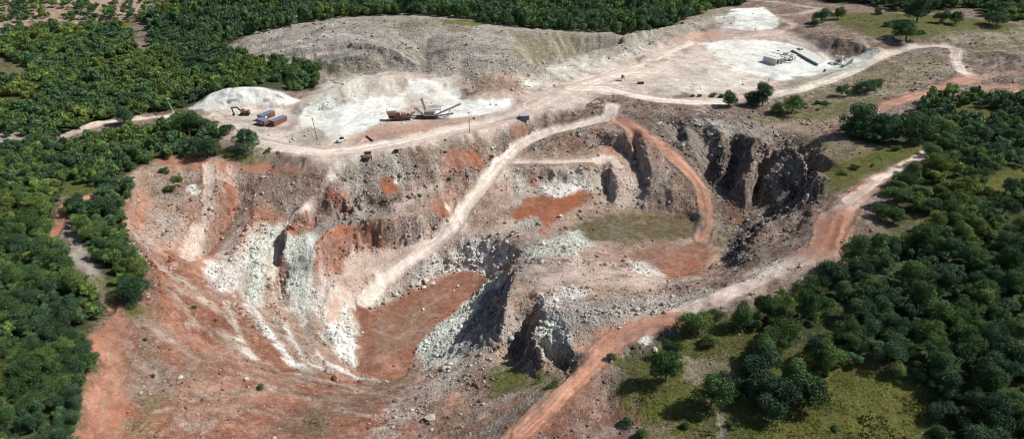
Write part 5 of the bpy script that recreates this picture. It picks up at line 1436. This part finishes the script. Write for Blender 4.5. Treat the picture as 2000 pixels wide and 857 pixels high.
for sy in (2.3, 4.9): m.bar((.6, sy, 4.9), (5.8, sy, 4.9), .09)
for xx_ in (1.0, 5.4):
    for sy in (2.5, 4.7): m.bar((xx_, sy, 0), (xx_, sy, 3.6), .2)
m.build('railing', 'grey', t)
def conveyor(p, q, w, leg=True):
    MB().bar(p, q, w, .16).build('conveyor_belt', 'rubber', t)
    d = Vector(q) - Vector(p); sd = d.cross(Vector((0, 0, 1))).normalized() * (w / 2 + .08); m = MB()
    for s_ in (-1, 1):
        a = Vector(p) + sd * s_ + Vector((0, 0, .1)); b = Vector(q) + sd * s_ + Vector((0, 0, .1)); m.bar(a, b, .14, .5)
    if leg:
        c = Vector(p).lerp(Vector(q), .6)
        for s_ in (-1, 1): m.bar(c + sd * s_, (c.x - d.x * .15 + sd.x * s_, c.y - d.y * .15 + sd.y * s_, 0.1), .13)
    m.build('conveyor_frame', 'grey', t)
conveyor((-3.0, 0, 2.4), (-7.0, 2.0, 5.2), .9)
conveyor((-1.6, 1.6, 3.4), (-3.8, 6.5, 8.2), .9, False)
conveyor((3.2, 0, 1.8), (15.8, 3.0, 6.2), .8)
conveyor((4.0, -.6, 1.4), (12.0, -.4, 2.6), .7)
# posts
def pole(px_, py_, h, label, lean=(0, 0), mat='wood', r=.15, arm=1.6, lamp=False, stub=True):
    t = thing('utility_pole', px_, py_, label, 'pole', 0, 'poles along the quarry roads')
    MB().tube((0, 0, -.5), (lean[0], lean[1], h), r, r * .7).build('shaft', mat, t)
    if lamp: MB().box((lean[0] + .55, lean[1], h - .1), (1.5, .5, .3)).build('lamp_head', 'white', t)
    elif arm:
        MB().bar((lean[0] - arm / 2, lean[1], h - .5), (lean[0] + arm / 2, lean[1], h - .5), .14).build('crossarm', mat, t)
        for k in (-.4, .4): MB().tube((lean[0] + k * arm, lean[1], h - .43), (lean[0] + k * arm, lean[1], h - .18), .07).build('insulator', 'grey', t)
pole(620, 274, 11.0, 'thin wooden pole leaning slightly on the brown patch above the road bend', (-.9, 0), arm=1.2)
pole(917, 260, 10.4, 'thin wooden pole with a crossarm standing on the road edge right of the conveyors', arm=1.4)
pole(1490, 200, 13.0, 'bare pole rising out of the tree group by the upper haul road', (.9, 0), arm=1.0)
pole(1181, 211, 6.5, 'short thin post on the right shore of the brown puddle', (0, 0), arm=0, r=.1)
pole(341, 222, 7.6, 'pale pole leaning left with a lamp head beside the left forest', (-2.1, 0), 'pale', .13, lamp=True)

# pickup truck
t = thing('pickup_truck', 667, 276, 'pickup truck with dark cab and pale bed at the tip of the white dust', 'pickup truck', R(62))
m = MB(); m.box((0, 0, .45), (5.0, 1.85, .55), top=(.98, .95)); m.build('body', 'white', t, .08)
m = MB(); m.box((.4, 0, 1.0), (2.0, 1.7, .7), top=(.72, .85)); m.build('cab', 'glass', t, .06); MB().box((.4, 0, 1.703), (1.4, 1.4, .05)).build('roof', 'dark', t)
m = MB(); m.box((-1.55, .85, 1.0), (1.9, .1, .4)); m.box((-1.55, -.85, 1.0), (1.9, .1, .4)); m.box((-2.45, 0, 1.0), (.1, 1.6, .4)); m.build('cargo_bed', 'pale', t)
for x_ in (-1.6, 1.6):
    for sy in (-1, 1):
        MB().tube((x_, sy * .78, .38), (x_, sy * 1.0, .38), .38, n=14).build('wheel', 'tyre', t)
for sy in (-.65, .65): MB().box((2.46, sy, .65), (.08, .35, .2)).build('headlight', 'pale', t)

# rusty loading frame on the road edge
t = thing('loading_frame', 718, 312, 'rusty open steel frame with a raised hatch on the slope edge below the road', 'steel frame', R(8))
MB().box((0, 0, 1.4), (4.0, 2.4, .2)).build('platform', 'rust', t); MB().box((.3, 1.0, 1.9), (3.0, .15, 1.4), shift=(0, .4)).build('raised_panel', 'brown', t)
for x_ in (-1.8, 1.8):
    for sy in (-1, 1): MB().bar((x_, sy, -.4), (x_, sy, 1.4), .22).build('leg', 'dark', t)
MB().box((-1.2, 0, .1), (1.4, 1.8, 1.2)).build('bin', 'dark', t); MB().box((.3, .9, 3.303), (3.1, .9, .1)).build('top_rail', 'rust', t)
t = thing('scrap_bin', 774, 297, 'small dark open bin at the slope edge right of the rusty frame', 'bin', R(15))
m = MB(); m.box((0, .6, 0), (2.0, .1, 1.1)); m.box((0, -.6, 0), (2.0, .1, 1.1)); m.box((.95, 0, 0), (.1, 1.1, 1.1)); m.box((-.95, 0, 0), (.1, 1.1, 1.1)); m.box((0, 0, 0), (1.8, 1.1, .1)); m.build('bin_shell', 'dark', t)
MB().bar((-1.0, -.66, 1.1), (1.0, -.66, 1.1), .12).build('rim', 'rust', t)
t = thing('drain_pipe', 722, 272, 'dark pipe lying on pink ground between the pickup and the crusher', 'pipe', R(-56))
MB().tube((-3.6, 0, .35), (3.6, 0, .35), .4, n=14).build('pipe_shell', 'dark', t); MB().ring((0, 0, 0), .1, .05, .1).build('lug', 'dark', t)
for k in (-3.6, 3.45): MB().tube((k, 0, .35), (k + .15, 0, .35), .46, n=14).build('flange', 'rust', t)
t = thing('broken_sign_stand', 926, 232, 'broken grey stand lying beside the road right of the thin pole', 'sign stand', R(-30))
MB().bar((-2.2, 0, 1.6), (0, 0, .2), .14).build('post', 'grey', t); MB().box((.3, 0, 0), (1.3, 1.0, .9), top=(.6, .6)).build('footing', 'grey', t)
t = thing('water_tank', 1216, 158, 'small white topped tank on a grey stand at the roadside junction', 'tank')
for x_ in (-.8, .8):
    for sy in (-.7, .7): MB().bar((x_, sy, 0), (x_, sy, 1.6), .16).build('leg', 'grey', t)
MB().box((0, 0, 1.6), (2.2, 1.9, .2)).build('platform', 'grey', t); MB().tube((0, 0, 1.8), (0, 0, 3.6), .95, n=16).build('tank_shell', 'grey', t); MB().tube((0, 0, 3.603), (0, 0, 4.0), .98, .5, n=16).build('tank_lid', 'white', t)
t = thing('dark_skip', 1251, 164, 'dark low steel skip on pink ground right of the white topped tank', 'skip', R(3))
m = MB().box((0, 0, 0), (3.2, 1.5, 1.0), top=(1.15, 1.15)); m.build('skip_shell', 'dark', t); MB().bar((-1.7, -.8, 1.0), (1.7, -.8, 1.0), .14).build('rim', 'rust', t)

# concrete works, upper right
t = thing('concrete_bunker', 1509, 123, 'open fronted concrete bunker with two roof slots on the white ground', 'bunker', R(-56), dz=-.1)
W_, D_, Hh = 9.4, 6.8, 3.5
m = MB(); m.box((0, -D_ / 2 + .15, 0), (W_, .3, Hh)); m.box((0, D_ / 2 - .15, 0), (W_, .3, Hh)); m.box((-W_ / 2 + .15, 0, 0), (.3, D_ - .62, Hh)); m.build('wall', 'conc', t)
m = MB()
for (cx, w) in ((-3.6, 2.2), (-1.0, 1.9), (2.7, 4.0)): m.box((cx, 0, Hh + .003), (w, D_ + .3, .3))
for (cx, w) in ((-2.22, .56), (.325, .75)):
    for sy in (-1, 1): m.box((cx, sy * 2.4, Hh + .003), (w, 2.2, .3))
m.build('roof_slab', 'conc', t); MB().box((W_ / 2 - .3, 0, 0), (.4, .4, Hh)).build('pillar', 'conc', t)
t = thing('concrete_pad', 1532, 105, 'flat pale concrete pad behind the square hoppers', 'pad', R(-50)); MB().box((0, 0, -.6), (15, 8, .9)).build('slab', 'conc', t); MB().box((-5.2, 1.5, .303), (1.2, .8, .5)).build('block', 'concd', t)
for (a, b, r_, h_, lab) in ((1536, 110, 1.7, 2.4, 'square concrete hopper with a round mouth, at the back of the three'), (1532, 119, 2.0, 2.9, 'square concrete hopper with a round mouth, next to the open bunker'), (1545, 117, 2.0, 3.0, 'square concrete hopper with a round mouth, nearest the long platform')):
    t = thing('concrete_hopper', a, b, lab, 'hopper', R(-50), 'square hoppers with round mouths')
    MB().ring((0, 0, h_ * .55), r_, r_ * .55, h_ * .45, 20, .85).build('mouth', 'conc', t)
    for x_ in (-1, 1):
        for sy in (-1, 1): MB().box((x_ * r_ * .8, sy * r_ * .8, 0), (.45, .45, h_ * .55)).build('leg', 'concd', t)
for (a, b, r_, lab) in ((1537, 124, -.1, 'pale broken beam lying in front of the square hoppers'), (1526, 121, .5, 'short pale beam lying between the bunker and the hoppers')):
    t = thing('concrete_beam', a, b, lab, 'beam', r_, 'beams lying by the hoppers'); MB().bar((-2.2, 0, .4), (2.2, .3, .3), .7, .6).build('beam_body', 'conc', t); MB().bar((2.2, .3, .3), (2.7, .4, .4), .1).build('steel_bar', 'rust', t)
t = thing('concrete_platform', 1578, 113, 'long raised concrete platform sloping away, its left side dark', 'platform', 0)
p0 = Vector(spot(1547, 101)); p1 = Vector(spot(1597, 129)); q1 = Vector(spot(1610, 122)); q0 = Vector(spot(1559, 95)); L0 = Vector(t.location)
P8 = [p - L0 for p in (p0, p1, q1, q0)]; P8 = [p + Vector((0, 0, -1.2)) for p in P8] + [p + Vector((0, 0, 1.3)) for p in P8]
MB().hexa(P8).build('slab', 'conc', t)
m = MB(); d_ = (P8[1] - P8[0]).normalized(); m.bar(P8[4] + Vector((-.4, -.1, -.7)), P8[5] + Vector((-.4, -.1, -.5)), .5, 1.3); m.build('side_shade', 'concd', t)  # dark strip added as the shade on the platform's left side
for f in (.10, .17): MB().box(tuple(P8[4].lerp(P8[5], f) + (P8[7] - P8[4]) * .55 + Vector((0, 0, .003))), (1.6, 1.2, .7), .5).build('block', 'concd', t)
MB().ring(tuple(P8[7] + (P8[6] - P8[7]) * .18 + Vector((-1.2, -1, .003))), 1.3, .8, .5).build('pipe_ring', 'conc', t)
t = thing('feed_hopper', 1637, 124, 'pale square feed hopper on a braced frame at the end of the works', 'feed hopper', R(-35))
for x_ in (-1.5, 1.5):
    for sy in (-1.3, 1.3): MB().bar((x_, sy, -.3), (x_, sy, 3.0), .35).build('leg', 'conc', t)
m = MB(); m.box((0, 1.5, 2.8), (3.8, .3, 1.7)); m.box((0, -1.5, 2.8), (3.8, .3, 1.7)); m.box((1.75, 0, 2.8), (.3, 2.7, 1.7)); m.box((-1.75, 0, 2.8), (.3, 2.7, 1.7)); m.build('hopper_box', 'conc', t)
MB().box((0, 0, .5), (1.6, 1.4, 1.6), top=(1.3, 1.3)).build('chute', 'concd', t); MB().bar((1.6, 0, 3.6), (7.0, .2, .6), .8, .3).build('inclined_chute', 'concd', t)
t = thing('retaining_wall', 1655, 127, 'dark wedge shaped retaining wall at the foot of the white ramp', 'wall', R(38))
MB().hexa([(-5, -.4, -.8), (5, -.4, -.8), (5, .4, -.8), (-5, .4, -.8), (-5, -.4, .6), (5, -.4, 4.2), (5, .4, 4.2), (-5, .4, .6)]).build('wall_panel', 'concd', t); MB().bar((5, 0, -.5), (4.6, 0, 6.2), .35).build('post', 'concd', t); MB().bar((-5, 0, .75), (5, 0, 4.35), 1.0, .25).build('coping', 'conc', t)

# brown puddle
wp = world_pts([(1146,209),(1145,204),(1156,198),(1166,192),(1180,192),(1181,201),(1180,210),(1165,212)])
wp = np.array([wp[i] * (1 - t_) + wp[(i + 1) % len(wp)] * t_ for i in range(len(wp)) for t_ in (0, .33, .66)]); wp += rng.normal(0, .18, wp.shape)
wm_, nt_, b_ = nodes('muddy_water', .12, .5); b_.inputs['Base Color'].default_value = (.14, .095, .045, 1)
wz = float(gz(wp[:, 0], wp[:, 1]).mean() + .12)
pw = bpy.data.meshes.new('puddle_water'); pw.from_pydata([(a, b, wz) for a, b in wp], [], [tuple(range(len(wp)))]); pw.materials.append(wm_)
o = bpy.data.objects.new('puddle_water', pw); COL.objects.link(o); tag(o, kind='structure')

# boulders one can point at
from mathutils import noise as mnoise
def boulder(px_, py_, wpx, label, mat='boulder', flat=.75, group='boulders lying in the quarry', seed=0):
    bm_ = None
    x, y, z = spot(px_, py_); dd_ = y * CP - (z - CAMH) * SP; r = wpx * dd_ / FPX / 2
    rg = np.random.default_rng(900 + int(px_) + int(py_)); base, f = RS[int(rg.integers(len(RS)))], RF
    me = bpy.data.meshes.new('boulder'); me.from_pydata([tuple(v * np.array([1, 1, flat / .7])) for v in base * r], [], [tuple(int(i) for i in q) for q in f]); me.materials.append(M[mat])
    o = bpy.data.objects.new('boulder', me); COL.objects.link(o); o.location = (x, y, z + r * .25); o.rotation_euler = (rg.uniform(-.3, .3), rg.uniform(-.3, .3), rg.uniform(0, 6))
    sb = o.modifiers.new('subdivision', 'SUBSURF'); sb.subdivision_type = 'SIMPLE'; sb.levels = sb.render_levels = 2
    tex = bpy.data.textures.new('boulder_relief', 'CLOUDS'); tex.noise_scale = r * .5
    dm = o.modifiers.new('relief', 'DISPLACE'); dm.texture = tex; dm.strength = r * .3; dm.texture_coords = 'LOCAL'
    return tag(o, label, 'boulder', group)
for args in (
 (840,818,30,'big brown flat boulder at the bottom of the quarry beside a pale slab','boulderb'),
 (822,806,16,'brown boulder just above and left of the big flat one','boulderb'),
 (958,702,11,'pale upright boulder on the brown slope left of the shaded hollow'),
 (878,719,11,'pale boulder on the brown slope under the white green bank'),
 (353,738,13,'pale boulder on the red slope, lower left, beside a dark shrub'),
 (482,742,14,'white boulder on the red slope below the long white seam'),
 (894,559,8,'small pale boulder, right one of the pair on the red floor'),
 (887,568,6,'small pale boulder, left one of the pair on the red floor'),
 (827,605,9,'pale boulder in the middle of the red pit floor'),
 (708,650,9,'white boulder rolled onto the red floor from the white rubble'),
 (1095,423,12,'white boulder on the right of the upper red bench'),
 (1009,434,8,'dark boulder standing on the pale dust under the ramp','boulderb'),
 (1280,684,15,'white slab on the verge right of the red road'),
 (1257,672,9,'white stone on the bank of the red road'),
 (1287,243,13,'pale boulder beside the upper right ramp'),
 (546,297,11,'white block with a dark underside beside the haul road bend'),
 (573,273,7,'white boulder on the brown patch, upper one of two'),
 (568,278,8,'white boulder on the brown patch, lower one of two'),
 (958,205,6,'dark stone on the white dust, left one of two','boulderb'),
 (969,206,6,'dark stone on the white dust, right one of two','boulderb'),
 (818,556,14,'white boulder at the left of the broken pile by the ramp foot'),
 (832,549,15,'white boulder at the top of the broken pile by the ramp foot'),
 (845,554,13,'white boulder at the right of the broken pile by the ramp foot'),
 (828,562,12,'white boulder at the bottom of the broken pile by the ramp foot'),
 (1330,560,8,'pale stone on the grey slope above the red road end'),
 (1210,640,8,'pale stone on the grey bank above the red road'),
 (1004,452,9,'grey boulder in front of the pale dust, middle of the pit','boulderb'),
): boulder(*args)

def shrub(a, b, w, tone, lab, zf=.7):
    x, y, z = spot(a, b); dd_ = y * CP - (z - CAMH) * SP
    add_tree(x, y, .5 * w * dd_ / FPX, tone, lab, 'shrubs on open ground', 'bush', zf, sink=.35 * .5 * w * dd_ / FPX * zf)
for a in (
 (1670,330,16,'dark','dark shrub alone on the bright grass beside the cliff'), (1645,340,14,'mid','flat shrub left of the dark one on the bright grass'),
 (1703,325,9,'mid','tiny shrub on the bright grass near the rim road'), (1718,292,14,'mid','light shrub on the grass under the tree row'), (1750,294,18,'yellow','yellowish shrub on the grass under the tree row'),
 (1353,189,9,'dark','dark shrub on the verge of the upper haul road, left one of two'), (1366,189,9,'dark','dark shrub on the verge of the upper haul road, right one of two'), (1394,189,13,'mid','shrub by the dark low tree on the upper haul road'), (1408,191,12,'dark','shrub touching the dark low tree on the upper haul road'),
 (1596,203,14,'dark','low brown shrub on the dry slope under the haul road'), (1612,204,14,'blue','dark shrub on the dry slope under the haul road'), (1597,215,7,'dark','crooked little shrub standing alone on the dry slope'),
 (510,758,16,'dark','dark shrub on the red slope above the olive patch'), (1082,753,20,'mid','green shrub beside the red road, lower end'), (1050,748,12,'mid','small shrub on the grassy ledge under the hollow'),
 (345,352,18,'mid','bright shrub, upper one, inside the bend of the red track'), (332,374,22,'yellow','yellow green shrub, lower one, inside the bend of the red track'), (322,336,18,'mid','shrub at the wood corner under the red track'),
 (525,296,14,'yellow','yellow green shrub under the haul road bend'), (452,304,18,'yellow','shrub at the upper edge of the red track'),
 (1633,838,14,'mid','small shrub in the yellow meadow near the bottom'), (1612,735,12,'dark','tiny dark shrub at the top of the yellow meadow'), (1225,828,22,'dark','dark shrub in the brown hollow at the bottom'), (1255,850,24,'mid','green shrub at the bottom border, left of the meadow'),
 (1195,700,18,'dark','dark shrub on the right shoulder of the red road'), (1340,835,22,'mid','shrub in the lower meadow near the grey path'), (1430,832,20,'mid','green shrub under the meadow clump'),
 (284,665,9,'dark','small dark shrub on the brown waste by the orange bank'), (300,735,10,'dark','small dark shrub lower on the brown waste'), (380,600,9,'dark','little dark shrub on the red slope'),
 (1610,140,7,'mid','small shrub beside the upland track'), (1735,52,16,'dark','dark shrub on the upland meadow'), (1715,28,18,'mid','green shrub at the top edge of the upland meadow'),
 (1755,745,16,'mid','shrub right of the small round tree above the meadow'),
): shrub(*a)

# dead wood at the fork of the upper tracks
